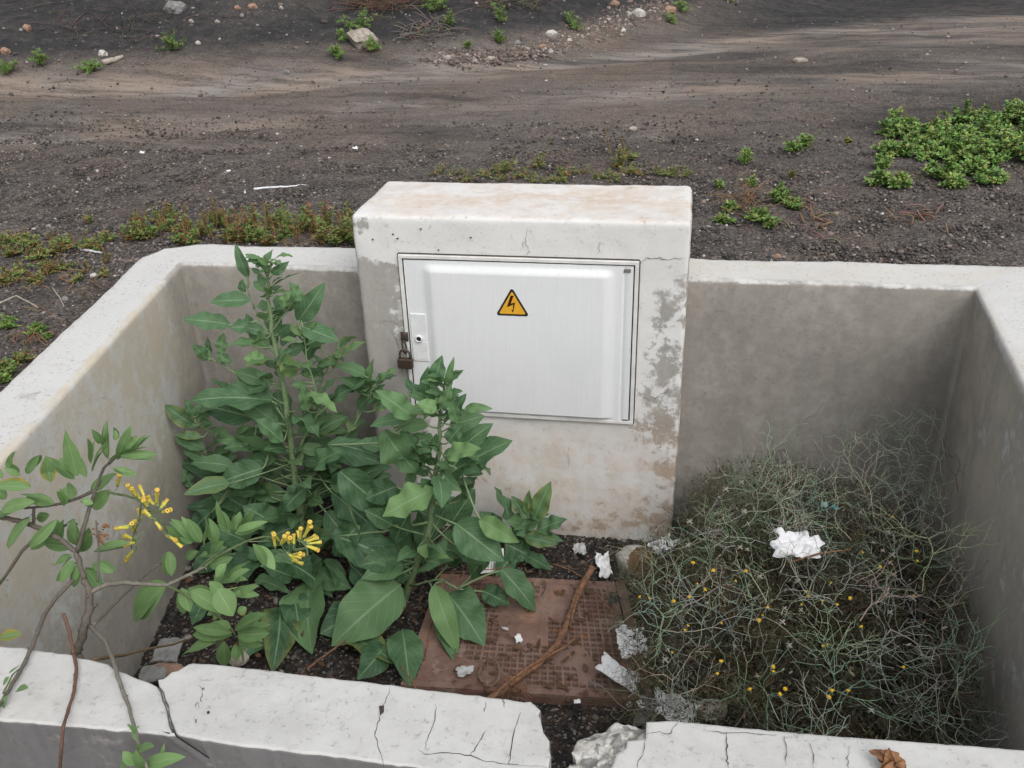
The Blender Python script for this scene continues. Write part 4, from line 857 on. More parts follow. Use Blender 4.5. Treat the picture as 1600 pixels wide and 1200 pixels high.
    FR = [(890,490,883,440),(905,470,885,445),(935,480,930,440),(950,480,950,445),(982,460,1002,404),(970,465,972,425),(985,470,1028,455),(990,475,1037,470),(985,480,1030,497),(940,510,982,510),(935,525,980,540),(930,510,975,520),(985,465,1018,450),(905,480,920,450)]
    for lst, y in ((FL, -1.46), (FR, -1.36)):
        lst = lst+[(a+random.uniform(-9, 9), b+random.uniform(-9, 9), a+(c-a)*.85+random.uniform(-10, 10), b+(d-b)*.8+random.uniform(-4, 14)) for a, b, c, d in lst if random.random() < .7]
        for (a, b, c, d) in lst:
            p, q = PY(*z5(a, b), y+random.uniform(-.015, .015)), PY(*z5(c, d), y+random.uniform(-.03, .02)); ax = q-p; Lh = ax.length; a_ = ax.normalized(); o = a_.orthogonal().normalized(); o2 = a_.cross(o); F_ = MB()
            prof = [(0, .0010), (.08, .0024), (.2, .0027), (.5, .0028), (.8, .0033), (.88, .0040), (.95, .0033), (1.0, .0050), (1.01, .0020), (.9, .0012)]
            k = 9; vs = [p+ax*t+(o*math.cos(j*6.283/k)+o2*math.sin(j*6.283/k))*r for t, r in prof for j in range(k)]
            F_.tube(bez(p, p-a_*.008+Vector((0, 0, .003)), p-a_*.016+Vector((0, 0, .010)), 5), .0008, 4, m=2)
            fs = [(i*k+j, i*k+(j+1) % k, (i+1)*k+(j+1) % k, (i+1)*k+j) for i in range(len(prof)-1) for j in range(k)]
            b0 = len(F_.f); F_.add(vs, fs)
            for i in range(len(fs)): F_.m[b0+i] = 1 if i >= 5*k else (2 if i < k*2 else 0)
            F_.build('flower', [M['flower'], M['flower_tip'], M['stem']], root)
build_fore()

# ------------------------------------------------------------------ spiny shrub on the right of the pit
def build_spiny():
    random.seed(33)
    root = thing('spiny_shrub', (1.45, -.65, 0), 'tangled grey green spiny shrub dotted with yellow flowers, filling the right of the pit', 'shrub')
    pale, dark = MB(), MB(); tips = []
    def xmax(y): return 2.02-.098*(.19-y)-.03
    def dome(x, y):
        if x < 1.15 and y > -.33: return 0
        a = (x-1.45)/.54; b = (y+.62)/.86; r = a*a+b*b
        return .46*max(0, 1-r*r)**.5*(1+.10*fbm(x, y, 3, 2, 3))
    def grow(p, d, L, r, depth, mb, col, out):
        pts = [p]; n = random.choice((1, 2, 2, 3)); q = p
        for _ in range(n):
            d = (d+Vector([random.gauss(0, .27) for _ in range(3)])).normalized(); s_ = q+d*L*random.uniform(.6, 1.2)
            if s_.x > xmax(s_.y): d.x = -abs(d.x)*.6; s_ = q+d*L*.5; s_.x = min(s_.x, xmax(s_.y))
            if s_.y > .165: d.y = -abs(d.y); s_.y = .165
            if s_.x < WP+.02 and s_.y > -.02: s_.y = -.02; d.y = -abs(d.y)
            if s_.z < .02: d.z = abs(d.z); s_.z = .02
            if s_.y < -1.66: d.y = abs(d.y); s_.y = -1.66
            pts.append(s_); q = s_
        rr = [r*(1-.25*i/(len(pts)-1)) for i in range(len(pts))]; mb.tube(pts, rr, 3, col, cap=False)
        if depth <= 0: out.append((q, d)); return
        k = 2 if random.random() < .85 else 3; ax = d.orthogonal(); ax.rotate(Matrix.Rotation(random.uniform(0, 6.28), 3, d)); 
        for j in range(k):
            ang = random.uniform(.45, .85)*(1 if j % 2 else -1); dd = d.copy(); dd.rotate(Matrix.Rotation(ang, 3, ax)); 
            if random.random() < .93 or j == 0: grow(q, dd, L*.88, r*.80, depth-1, mb, col, out)
    # woody, dull lower mass
    for _ in range(880):
        while True:
            x, y = random.uniform(.98, 1.97), random.uniform(-1.5, .1)
            if dome(x, y) > .03 and x < xmax(y)-.02: break
        h = dome(x, y); z = random.uniform(.02, max(.05, h*.85)); cx_ = Vector((1.47, -.62, -.1)); d = (Vector((x, y, z))-cx_).normalized()+Vector((0, 0, .3))
        t = random.random(); c = (.11, .085, .055) if t < .40 else ((.15, .14, .08) if t < .72 else ((.05, .045, .03) if t < .86 else (.17, .20, .13)))
        c = tuple(v*random.uniform(.8, 1.25) for v in c); grow(Vector((x, y, z)), d.normalized(), random.uniform(.012, .022), .0011, 5, dark, c, tips)
    # leading stems
    for _ in range(34):
        a = random.uniform(0, 6.28); e = Vector((1.47+.40*math.cos(a), -.62+.7*math.sin(a), 0)); e.z = dome(e.x, e.y)*random.uniform(.5, 1)+.05; s_ = Vector((1.45+random.gauss(0, .08), -.6+random.gauss(0, .15), .02))
        dark.tube(bez(s_, (s_+e)/2+Vector((0, 0, .12)), e, 7), [.004, .0035, .003, .0028, .0025, .002, .0018, .0015], 4, (.11, .075, .05))
    # pale glaucous sprays on top and along the back
    for i in range(165):
        m = random.random()
        if m < .30: x, y = random.uniform(1.16, 1.90), random.uniform(-.35, .0); z = random.uniform(.10, .30)
        elif m < .80: x, y = random.uniform(1.05, 1.90), random.uniform(-1.1, -.2); z = dome(x, y)*random.uniform(.75, 1.02)+.01
        else: x, y = random.uniform(1.1, 1.85), random.uniform(-1.5, -.9); z = dome(x, y)*random.uniform(.6, 1)+.03
        if x > xmax(y)-.03: x = xmax(y)-.05
        c = random.choice([(.38, .45, .35), (.30, .38, .29), (.23, .31, .23), (.44, .46, .36)]); c = tuple(v*random.uniform(.8, 1.1) for v in c)
        d = Vector((random.gauss(0, .6), random.gauss(-.1, .5), random.uniform(.25, 1))).normalized(); grow(Vector((x, y, z)), d, random.uniform(.026, .042), .0019, 4, pale, c, tips)
    # taller wisps against the wall
    for (u, v, y) in ((1165, 760, -.05), (1215, 740, .02), (1330, 740, .05), (1390, 720, .06), (1400, 700, .08), (1430, 740, .02), (1350, 790, -.1), (1180, 800, -.1), (1440, 790, -.08), (1500, 760, -.1), (1280, 780, .0), (1380, 830, -.25), (1410, 760, -.02), (1450, 700, .1)):
        for _ in range(1):
            p = PY(u+random.uniform(-15, 15), v+random.uniform(0, 30), y); grow(p, Vector((random.gauss(0, .3), random.gauss(0, .2), 1)).normalized(), .040, .0020, 4, pale, random.choice([(.36, .43, .34), (.28, .36, .27)]), tips)
    for (u, v, y) in ((1530, 770, -.25),):
        p = PY(u, v, y); p.x = min(p.x, xmax(y)); grow(p, Vector((random.gauss(0, .3), -.1, 1)).normalized(), .03, .0012, 3, dark, (.07, .09, .06), tips)
    pale.build('green_stems', M['twig'], root); dark.build('woody_stems', M['twig'], root)
    # little leaves / husks caught in the tangle
    H = MB()
    for _ in range(30000):
        x, y = random.uniform(.98, 1.95), random.uniform(-1.5, .12); h = dome(x, y)
        if h < .02 or x > xmax(y): continue
        p = Vector((x, y, random.uniform(.0, h*1.0)+.01)); t = random.random(); c = (.045, .052, .028) if t < .55 else ((.085, .068, .04) if t < .90 else ((.20, .18, .12) if t < .98 else (.40, .38, .31)))
        leaf(H, p, p+Vector([random.gauss(0, 1) for _ in range(3)]).normalized()*random.uniform(.008, .020), random.uniform(.003, .007), Vector((random.gauss(0, 1), random.gauss(0, 1), 1)), col=c, nl=2, ns=1)
    o = H.build('leaves', M['weed'], root)
    # flowers
    F_ = MB(); 
    for k in range(9): a = k*6.283/9; leaf(F_, Vector((0, 0, 0)), Vector((math.cos(a)*.0065, math.sin(a)*.0065, .003)), .004, Vector((0, 0, 1)), nl=2, ns=1)
    V, Fc = SPH[2]; F_.add([Vector((v.x*.0035, v.y*.0035, v.z*.0028+.002)) for v in V], Fc); F_.tube([Vector((0, 0, -.012)), Vector((0, 0, 0))], [.0008, .0025], 5, m=1)
    f0 = F_.build('flower', [M['daisy'], M['stem']]); me = f0.data; bpy.data.objects.remove(f0)
    FP = [(1083,880),(1115,892),(1090,913),(1101,922),(1077,933),(1053,939),(1149,908),(1166,893),(1186,970),(1200,950),(1192,962),(1128,974),(1258,925),(1263,932),(1252,945),(1285,940),(1308,945),(1328,935),(1298,911),(1376,886),(1395,808),(1432,862),(1433,877),(1427,932),(1346,980),(1286,1010),(1293,1008),(1207,1042),(1208,1050),(1121,1053),(1127,1034),(1172,1078),(1300,1080),(1295,1090),(1325,1080),(1412,1043),(1540,860),(1015,935),(1000,933),(1070,985),(1075,978),(1050,1020),(1218,1085),(1227,1077),(1348,864),(1347,737)]
    for (u, v) in FP:
        d = ray(u, v); t = 1.0; p = None
        while t < 4:
            q = CAM_LOC+d*t
            if q.z < dome(q.x, q.y)+.022 or q.z < .03: p = q; break
            t += .01
        if p is None or p.z < .02: continue
        o = bpy.data.objects.new('flower', me); COL.objects.link(o); o.parent = root; o.location = p-root.location; o.rotation_euler = (random.gauss(0.35, .3), random.gauss(0, .35), random.uniform(0, 6)); s_ = random.uniform(.65, 1.1); o.scale = (s_,)*3
    K = MB()
    for _ in range(16): d = Vector([random.gauss(0, 1) for _ in range(3)]).normalized(); K.tube([Vector((0, 0, 0)), d*.009], [.0006, .0010], 3)
    V, Fc = SPH[2]; K.add([v*.0032 for v in V], Fc); k0_ = K.build('seed_head', M['fluff']); me2 = k0_.data; bpy.data.objects.remove(k0_)
    for _ in range(44):
        x, y = random.uniform(1.05, 1.85), random.uniform(-1.35, 0); o = bpy.data.objects.new('seed_head', me2); COL.objects.link(o); o.parent = root; o.location = Vector((x, y, dome(x, y)+.012))-root.location; s_ = random.uniform(.7, 1.3); o.scale = (s_,)*3
build_spiny()

# ------------------------------------------------------------------ weeds outside
GREENS = [(.15, .26, .065), (.19, .32, .08), (.11, .20, .05), (.26, .36, .10)]
OLIVE = [(.15, .19, .055), (.21, .24, .07), (.26, .20, .08), (.29, .15, .07), (.20, .28, .08), (.17, .25, .07), (.27, .26, .09)]
def weed_mesh(mb, tw, p, rad, hgt_, nst, pal, lw=.009, ll=.022, up=.5, ground=True, stemc=(.16, .13, .07), dens=1.):
    for _ in range(nst):
        a = random.uniform(0, 6.283); r = rad*random.random()**.6; o = Vector((p.x+.25*r*math.cos(a), p.y+.25*r*math.sin(a), 0)); e = Vector((p.x+r*math.cos(a), p.y+r*math.sin(a), 0))
        o.z = gh(o.x, o.y)-.003; e.z = gh(e.x, e.y)+hgt_*random.uniform(.25, 1)*(1-.55*(r/rad)**2); m = (o+e)/2; m.z = max(m.z, (o.z+e.z)/2)+hgt_*up*.3; pts = bez(o, m, e, 6)
        tw.tube(pts, [.0016, .0014, .0013, .0012, .001, .0009, .0007], 3, stemc, cap=False); c0 = random.choice(pal)
        for q in pts[1:]:
            for _ in range(max(1, int(random.uniform(4.5, 8)*dens))):
                d = Vector((random.gauss(0, 1), random.gauss(0, 1), random.uniform(-.1, 1.1))).normalized(); c = tuple(v*random.uniform(.75, 1.25) for v in (c0 if random.random() < .75 else random.choice(pal)))
                s_ = random.uniform(.6, 1.2); leaf(mb, q, q+d*ll*s_, lw*s_, Vector((random.gauss(0, .4), random.gauss(0, .4)-.2, 1)), col=c, nl=3, ns=1, prof=(.8, .7), droop=.15, fold=.3)
def weed(name, spots, label, pal, seed, cat='weed', group=None, lw=.009, ll=.022, stuff=False, dens=1., stemc=(.16, .13, .07), extra=None, up=.5):
    random.seed(seed); mb, tw = MB(), MB(); P0 = None
    for (u, v, rpx, hpx, n) in spots:
        p = G(u, v); k = pxm(p); P0 = P0 or p.copy(); weed_mesh(mb, tw, p, rpx*k*1.15, hpx*k*1.5, int(n*2+1), pal, lw*.62, ll*.82, up=up, dens=dens, stemc=stemc)
    if len(spots) > 1 and not stuff:
        for (u0, v0, *_), (u1, v1, *_) in zip(spots[:-1], spots[1:]):
            a, b = G(u0, v0), G(u1, v1); pts = [a.lerp(b, i/6) for i in range(7)]
            for q in pts: q.z = gh(q.x, q.y)+.006
            tw.tube(pts, .0018, 4, stemc, cap=False)
    if extra: extra(tw, mb)
    if stuff:
        b = len(mb.v); mb2 = MB(); mb2.v = mb.v+tw.v; mb2.c = mb.c+tw.c; mb2.uv = mb.uv+tw.uv; mb2.f = mb.f+[tuple(i+b for i in f) for f in tw.f]; mb2.m = mb.m+[0]*len(tw.f)
        return put(mb2.build(name, M['weed'], loc=P0), label, cat, kind='stuff')
    root = thing(name, tuple(P0), label, cat, group); tw.build('stems', M['twig'], root); mb.build('foliage', M['weed'], root); return root
def dry_bits(cx_, cy_, n, sx, sy, c=(.27, .16, .09), ln=.12, r=.0018):
    def f(tw, mb):
        for _ in range(n):
            p = G(cx_+random.gauss(0, sx), cy_+random.gauss(0, sy)); d = Vector((random.gauss(0, 1), random.gauss(0, 1), random.uniform(0, .5))).normalized()*ln*random.uniform(.4, 1); a = p+Vector((0, 0, .006)); b = a+d; b.z = max(b.z, gh(b.x, b.y)+.008)
            tw.tube(bez(a, (a+b)/2+Vector((random.gauss(0, .02), random.gauss(0, .02), .025)), b, 5), [r]*5+[r*.5], 4, tuple(v*random.uniform(.7, 1.2) for v in c))
    return f
def both(f, g):
    def h(a, b): f(a, b); g(a, b)
    return h
def spikes(lst, c=(.30, .16, .06)):
    def f(tw, mb):
        for (u0, v0, u1, v1) in lst:
            a = G(u0, v0); b = PY(u1, v1, a.y+.02); tw.tube(bez(a, (a+b)/2+Vector((.01, 0, .02)), b, 6), [.002]*6+[.001], 4, c)
            for t in [i/14 for i in range(4, 15)]:
                q = a.lerp(b, t)
                for _ in range(4): leaf(mb, q, q+Vector((random.gauss(0, 1), random.gauss(0, 1), random.uniform(.2, 1))).normalized()*.015, .006, Vector((0, 0, 1)), col=tuple(v*random.uniform(.7, 1.2) for v in random.choice([c, (.22, .17, .05), (.15, .17, .05)])), nl=2, ns=1)
    return f
bush = [(1455,232,24,22,10),(1510,235,26,24,10),(1410,245,14,16,6),(1560,240,26,24,10),(1520,275,20,18,8),(1400,200,20,22,8),(1500,195,26,24,9),(1560,195,30,26,10),(1630,200,34,30,10),(1400,215,28,22,13),(1385,245,20,16,8),(1440,215,34,24,15),(1480,225,34,26,14),(1450,250,26,20,9),(1500,250,38,26,18),(1540,225,36,30,16),(1540,262,34,24,14),(1575,245,34,30,17),(1600,225,36,30,15),(1620,255,40,30,14),(1370,290,20,16,9),(1400,292,18,14,8),(1380,265,14,18,4),(1470,280,26,20,11),(1490,292,16,12,6),(1550,285,22,14,8),(1430,235,24,20,8),(1590,195,28,26,8),(1650,240,40,30,12),(1690,260,40,30,10)]
weed('leafy_weed', bush, 'large sprawling bright green plant on the cinder ground at the right edge', [(.19, .32, .085), (.24, .38, .10), (.14, .24, .065), (.30, .40, .12)], 41, 'plant', lw=.015, ll=.034, dens=2.6, stemc=(.15, .17, .07), extra=spikes([(1420,210,1412,165),(1465,205,1462,172),(1532,200,1515,158),(1565,195,1552,150),(1600,190,1590,160),(1480,215,1448,185)]))
weed('leafy_weed', [(1240,238,12,14,5),(1262,228,16,18,4)], 'small bright green plant leaning right, between the pillar and the big green plant', GREENS, 42, 'plant', lw=.014, ll=.034, extra=spikes([(1258,235,1280,205)], (.14, .24, .06)))
weed('leafy_weed', [(1165,256,10,18,5)], 'tiny upright green plant standing just right of and above the pillar top', GREENS, 43, 'plant', lw=.012, ll=.03)
weed('leafy_weed', [(1325,224,5,6,3)], 'tiniest yellowish seedling left of the big green plant', [(.24, .27, .07)], 44, 'plant', lw=.012, ll=.026)
weed('leafy_weed', [(1218,318,18,20,9),(1242,328,16,14,7),(1185,345,20,14,9),(1200,355,14,12,6),(1140,330,12,10,4),(1130,348,16,10,5),(1126,295,10,12,3),(1175,290,8,10,3)], 'low green plant mixed with curled dry brown stalks beside the pillar', GREENS+[(.20, .20, .06)], 45, 'plant', lw=.012, ll=.03, extra=dry_bits(1165, 322, 60, 16, 10))
weed('leafy_weed', [(968,262,18,22,6),(985,250,14,20,4)], 'thin reddish green weed with a tall stalk directly behind the pillar top', OLIVE, 46, 'weed', extra=spikes([(955,255,945,200),(975,255,972,215)]))
weed('leafy_weed', [(790,268,16,16,5),(842,262,14,18,4)], 'yellowish weed with a leaning stalk behind the left half of the pillar top', OLIVE+[(.26, .27, .06)], 47, 'weed', extra=spikes([(845,262,862,212)], (.20, .18, .06)))
weed('leafy_weed', [(876,262+12,8,12,3)], 'sparse reddish weed at the middle of the pillar top back edge', OLIVE, 48, 'weed')
weed('leafy_weed', [(1237,278,5,8,3)], 'tiny brown green weed right of the pillar, below the leaning green plant', OLIVE, 49, 'weed')
# creeping cover behind the walls
sp_ = []
random.seed(50)
for u in range(375, 556, 10): sp_.append((u+random.uniform(-5, 5), 388-random.uniform(0, 34), 15, 30, 7))
for u in range(200, 375, 12): sp_.append((u+random.uniform(-5, 5), 384-random.uniform(0, 40)*(.3+.7*(u > 240)), 15, 20, 6))
sp_ += [(545, 345, 6, 34, 3), (270, 340, 12, 14, 3), (215, 350, 10, 12, 2), (140, 350, 10, 12, 2)]
weed('creeping_weeds', sp_, 'low red and green creeping weeds along the back of the left wall', OLIVE+GREENS[:2]+[(.24, .09, .05)], 51, 'ground cover', stuff=True, lw=.008, ll=.022, extra=both(dry_bits(430, 365, 50, 60, 14, ln=.08), spikes([(u_, v_, u_+random.uniform(-14, 12), v_-random.uniform(18, 42)) for u_, v_ in [(random.uniform(210, 550), random.uniform(352, 385)) for _ in range(46)]], (.30, .15, .07))))
sp_ = [(u+random.uniform(-6, 6), 286-random.uniform(0, 14), 16, 12, 3) for u in range(690, 1090, 16)]
weed('creeping_weeds', sp_, 'thin reddish weeds growing along the back of the pillar', OLIVE, 52, 'ground cover', stuff=True, lw=.007, ll=.018, dens=.8)
sp_ = [(20,380,28,16,9),(50,385,26,14,8),(15,400,24,12,7),(60,405,24,14,8),(90,395,26,16,8),(105,385,20,14,6),(75,425,20,10,6),(25,430,26,10,6),(100,420,18,8,4),(10,445,20,12,5),(60,440,16,10,4),(150,388,20,14,8),(165,378,16,12,5),(170,430,14,7,3),(120,440,14,6,2)]
weed('creeping_weeds', sp_, 'patch of olive green creeping weeds left of the wall corner', OLIVE+GREENS[:1], 53, 'ground cover', stuff=True, lw=.008, ll=.022, extra=both(dry_bits(90, 440, 36, 60, 20, ln=.08), spikes([(u_, v_, u_+random.uniform(-12, 12), v_-random.uniform(10, 26)) for u_, v_ in [(random.uniform(0, 170), random.uniform(375, 440)) for _ in range(24)]], (.28, .15, .07))))
weed('leafy_weed', [(12,512,14,14,7)], 'bright green tuft at the left edge, beside the left wall', GREENS, 54, 'weed')
weed('leafy_weed', [(57,520,14,12,6),(75,530,8,8,2)], 'small light green tuft by the left wall, right of the tuft at the picture edge', GREENS, 55, 'weed', extra=dry_bits(50, 535, 20, 18, 8, ln=.06))
weed('leafy_weed', [(10,585,22,18,9),(35,565,14,14,6),(-5,600,16,14,6)], 'olive tuft hugging the outer face of the left wall at the left edge', OLIVE+GREENS, 56, 'weed')
# weeds on the slope
for i, (u, v, r_, h, n, lb) in enumerate([(14,112,14,14,8,'green tuft on the slope at the far left edge of the picture'),(64,102,13,20,9,'upright green tuft on the slope, second from the left edge'),(140,112,22,10,9,'flat green tuft on the slope beside the pale stick'),(270,80,22,20,10,'spreading green tuft alone on the dark slope left of the boulder'),
    (528,90,16,12,8,'green tuft at the lower left of the big boulder'),(585,80,16,16,9,'green tuft in front of the right end of the big boulder'),(562,42,30,16,10,'green tuft behind the big boulder'),(535,60,16,8,5,'thin green weed left of the big boulder'),(680,16,30,26,16,'tallest feathery green bush at the top edge of the picture, right of the boulder'),(704,42,10,16,6,'narrow green tuft below the feathery bush at the top edge'),
    (780,66,12,14,7,'dull green tuft just above the small beige stone'),(782,34,16,22,7,'dry green tuft near the top edge above the beige stone'),(895,44,16,16,8,'bright green tuft left of the rubble trail'),(1068,20,16,14,8,'green tuft at the top edge right of the rubble trail'),(1046,34,12,10,6,'small green tuft just right of the rubble trail'),(730,75,6,8,3,'tiny green sprig left of the beige stone'),(1140,4,16,8,5,'green tuft cut by the top edge, farthest right on the slope')]):
    weed('leafy_weed', [(u, v, r_, h, n)], lb, GREENS+([(.15, .16, .06)] if 'dull' in lb or 'dry' in lb else []), 60+i, 'weed', 'green tufts on the slope', lw=.009, ll=.046, up=1.0)
# dead brush
def brush(name, u, v, n, sx, sy, label, seed, ln=.35, c=(.16, .11, .08)):
    random.seed(seed); mb = MB(); dry_bits(u, v, n, sx, sy, c, ln, .004)(mb, mb); put(mb.build(name, M['twig'], loc=G(u, v)), label, 'dead brush')
brush('dead_brush', 665, 50, 70, 24, 7, 'small heap of grey dead twigs on the slope right of the boulder', 81, .30, (.22, .19, .16))
brush('dead_brush', 600, 8, 150, 34, 9, 'brown dead bush at the top edge behind the boulder', 82, .45)
brush('dead_brush', 800, 6, 80, 26, 8, 'brown dead bush at the top edge between boulder and rubble', 83, .35, (.14, .12, .09))
brush('dead_brush', 185, 45, 40, 60, 18, 'thin scatter of brown dry stalks high on the left of the slope', 84, .35, (.12, .09, .075))
brush('dry_stalks', 1275, 345, 16, 14, 8, 'few dry brown stalks on the cinder right of the low plant', 85, .12, (.25, .17, .11))
brush('dry_stalks', 1430, 345, 14, 18, 8, 'few dry brown stalks on the cinder below the big green plant', 86, .12, (.25, .17, .11))

# ------------------------------------------------------------------ stones and scraps outside
def rk(u, v, w_, h, mat, label, seed, rough=.35, n=3, cuts=5, flat=.8):
    p = G(u, v+h*.4); k = pxm(p); rock('stone' if w_ < 45 else 'boulder', p-Vector((0, 0, h*k*.12)), (w_*k/2, w_*k/2*.8, h*k/2*1.1), mat, label, 'stone' if w_ < 45 else 'boulder', rot=random.uniform(-.4, .4), seed=seed, rough=rough, n=n, cuts=cuts)
random.seed(90)
rk(566, 55, 56, 30, 'stone', 'big pale grey boulder on the dark slope, half ringed by green tufts', 1, n=4)
for i, a in enumerate([(160,82,18,13,'stone_white','white angular stone on the slope above the pale stick'),(276,8,38,22,'stone_grey','large flat grey stone at the top left edge'),(395,8,16,11,'stone_pink','orange pink stone at the top edge left of the boulder'),(371,11,12,9,'stone_pink','brown stone beside the orange pink stone at the top edge'),
    (10,78,18,12,'stone_pink','pinkish stone at the left edge of the slope'),(43,42,16,12,'stone_pink','dull pink stone high at the left of the slope'),(378,22,6,6,'stone_white','small white stone just below the orange pink stone'),(340,33,9,7,'stone','small beige stone between the grey stone and the boulder'),(310,66,9,7,'stone_white','small pale stone right of the lone green tuft'),
    (299,32,10,7,'stone','small beige stone below the large flat grey stone'),(861,51,20,13,'stone_white','white stone alone left of the rubble trail'),(765,90,15,11,'stone','beige stone at the foot of the slope'),(997,18,26,13,'stone_white','whitest slab in the rubble trail near the top edge'),(1046,13,22,13,'stone_pink','pinkish brown stone right of the rubble trail'),(960,3,16,11,'stone_pink','orange stone at the top edge above the rubble trail'),
    (974,47,11,9,'stone_white','small white stone in the middle of the rubble trail'),(1250,92,24,10,'stone','pale flat stone lying in the track at the right'),(808,65,13,9,'stone_grey','grey stone at the lower end of the rubble trail'),(848,71,15,8,'stone_pink','red brown stone in the lower rubble trail'),(989,199,14,8,'stone','beige pebble behind the pillar on the near ground'),
    (440,11,9,7,'stone','small stone at the top edge right of the pink stones'),(890,62,9,7,'stone_white','small white stone at the upper side of the lower rubble'),(934,62,10,6,'stone_pink','pink chip on the rubble trail'),(447,110,14,8,'stone_grey','flat grey stone at the foot of the slope left of the boulder'),(1213,399,16,9,'stone_pink','brown stone just behind the right part of the back wall'),(147,429,14,9,'stone_white','white stone on the ground left of the wall corner'),(103,465,14,10,'stone_grey','blue grey stone beside the left wall'),(420,240+0,4,4,'stone_white','white chip on the gravel above the white plastic strip')]):
    rk(*a[:4], a[4], a[5], 10+i)
def stick(name, pts, r, mat, label, cat='stick', z=None):
    mb = MB(); P = [G(u, v)+Vector((0, 0, r*.8)) for u, v in pts] if z is None else [PZ(u, v, z_) for (u, v), z_ in zip(pts, z)]
    d = []
    for a, b in zip(P[:-1], P[1:]):
        for k in range(4): d.append(a.lerp(b, k/4)+Vector([random.uniform(-1, 1)*r*.25 for _ in range(3)]))
    d.append(P[-1]); n = len(d); mb.tube(d, [r*(1-.45*i/n)*random.uniform(.85, 1.1) for i in range(n)], 7); put(mb.build(name, M[mat], loc=P[0]), label, cat)
stick('stick', [(163, 102), (180, 97), (192, 91)], .026, 'greywood', 'short thick pale stick on the slope at the left')
stick('plastic_strip', [(397, 297), (430, 294), (465, 292)], .0065, 'paper', 'white plastic strip lying on the gravel left of the pillar', 'litter')
stick('plastic_strip', [(462, 292), (470, 290), (480, 291)], .005, 'paper', 'short white bent scrap touching the right end of the white strip', 'litter')
stick('plastic_strip', [(127, 392), (140, 393), (160, 397)], .007, 'paper', 'short white scrap beside the green weeds near the wall corner', 'litter')
stick('dry_stalk', [(0, 475), (26, 463), (62, 483)], .004, 'greywood', 'bent whitish stalk on the ground at the left edge', 'stick')
stick('dry_stalk', [(82, 450), (93, 465), (100, 480)], .003, 'greywood', 'thin straw coloured stalk beside the left wall', 'stick')
stick('dry_stalk', [(30, 468), (60, 478), (88, 498)], .0025, 'drywood', 'thin brown twig crossing below the bent whitish stalk', 'stick')
stick('dry_stalk', [(150, 362), (165, 370), (175, 377)], .004, 'greywood', 'straw coloured stalk among the weeds above the wall corner', 'stick')
for i, (u, v, w_, lb) in enumerate([(222, 240, 9, 'pale curled scrap on gravel above the left weeds'), (357, 269, 9, 'torn white paper scrap on the gravel above the plastic strip'), (151, 268, 7, 'small white scrap on the gravel at the left'), (515, 249, 6, 'white chip on gravel left of the pillar'), (383, 302, 7, 'white scrap just left of the plastic strip'), (555, 233, 10, 'pair of white scraps on gravel above the pillar corner')]):
    p = G(u, v); k = pxm(p); sheet('paper_scrap', p+Vector((0, 0, .008)), w_*k*.8, w_*k*.45, i*1.3, (.5, .2), .008, 'paper', lb, 'litter', i+3, n=8)

# ------------------------------------------------------------------ things on the pit floor
def Pz(u, v, z=.02): return PZ(u, v, z)
random.seed(95)
# forked root across the cover
root = thing('dry_branch', tuple(Pz(925, 888, .03)), 'dry brown forked branch lying diagonally across the rusty cover', 'branch')
def brn(name, pts, r0, r1):
    mb = MB(); P = [PZ(u, v, z) for u, v, z in pts]; d = []
    for a, b in zip(P[:-1], P[1:]):
        for k in range(6): d.append(a.lerp(b, k/6)+Vector([random.uniform(-1, 1)*r0*.22 for _ in range(3)]))
    d.append(P[-1]); n = len(d); mb.tube(d, [(r0+(r1-r0)*i/(n-1))*random.uniform(.85, 1.15) for i in range(n)], 8); mb.build(name, M['drywood'], root)
brn('branch_stem', [(926,886,.10),(912,910,.085),(900,935,.075),(892,960,.072),(882,985,.070),(868,1010,.068),(840,1038,.066),(800,1066,.066),(762,1095,.07)], .0115, .011)
brn('side_branch', [(907,990,.085),(885,1010,.08),(862,1022,.078),(830,1040,.078),(795,1065,.08),(768,1092,.085)], .0035, .006)
brn('root_fibres', [(905,925,.08),(898,950,.09),(890,980,.082)], .006, .004)
mb = MB()
for _ in range(70):
    a = PZ(random.gauss(802, 14), random.gauss(1080, 8), .06); d = Vector((random.gauss(0, 1), random.gauss(0, 1), random.uniform(.0, .7)))*.022; mb.tube(bez(a, a+d*.5+Vector((0, 0, .01)), a+d, 3), .0011, 3, (.22, .11, .06))
put(mb.build('root_tuft', M['twig'], loc=base_of(mb)), 'brown fibrous root tuft under the lower end of the branch', 'root tuft')
mb = MB()
for _ in range(26):
    a0 = random.uniform(0, 6.28); P = [PZ(765+17*math.cos(a0+t*.5)*random.uniform(.8, 1.1), 1050+22*math.sin(a0+t*.5), .06) for t in range(7)]; mb.tube(P, .0012, 3, (.20, .15, .10))
put(mb.build('straw_ring', M['twig'], loc=base_of(mb)), 'coiled wisp of dry straw on the lower left of the cover', 'straw')
def twig_on_floor(pts, r, label, c='drywood'): stick('dry_twig', [(u, v) for u, v, z in pts], r, c, label, 'twig', z=[z for _, _, z in pts])
twig_on_floor([(690,895,.06),(740,892,.07),(800,886,.05)], .003, 'thin reddish twig along the back edge of the cover')
twig_on_floor([(860,880,.05),(890,890,.06),(915,905,.05)], .003, 'thin red brown twig near the upper end of the branch')
twig_on_floor([(655,1085,.1),(640,1060,.09),(625,1040,.08)], .003, 'thin brown twig leaning by the front wall under the hanging leaf')
twig_on_floor([(480,1045,.08),(520,1015,.06),(560,985,.05)], .004, 'brown twig on the floor beneath the shrubs')
twig_on_floor([(930,925,.1),(960,960,.08),(985,1000,.06)], .003, 'curved dry brown twig at the edge of the spiny shrub')
twig_on_floor([(1230,880,.46),(1280,865,.5),(1330,858,.5)], .0035, 'brown twig lying on the spiny shrub beside the white paper')
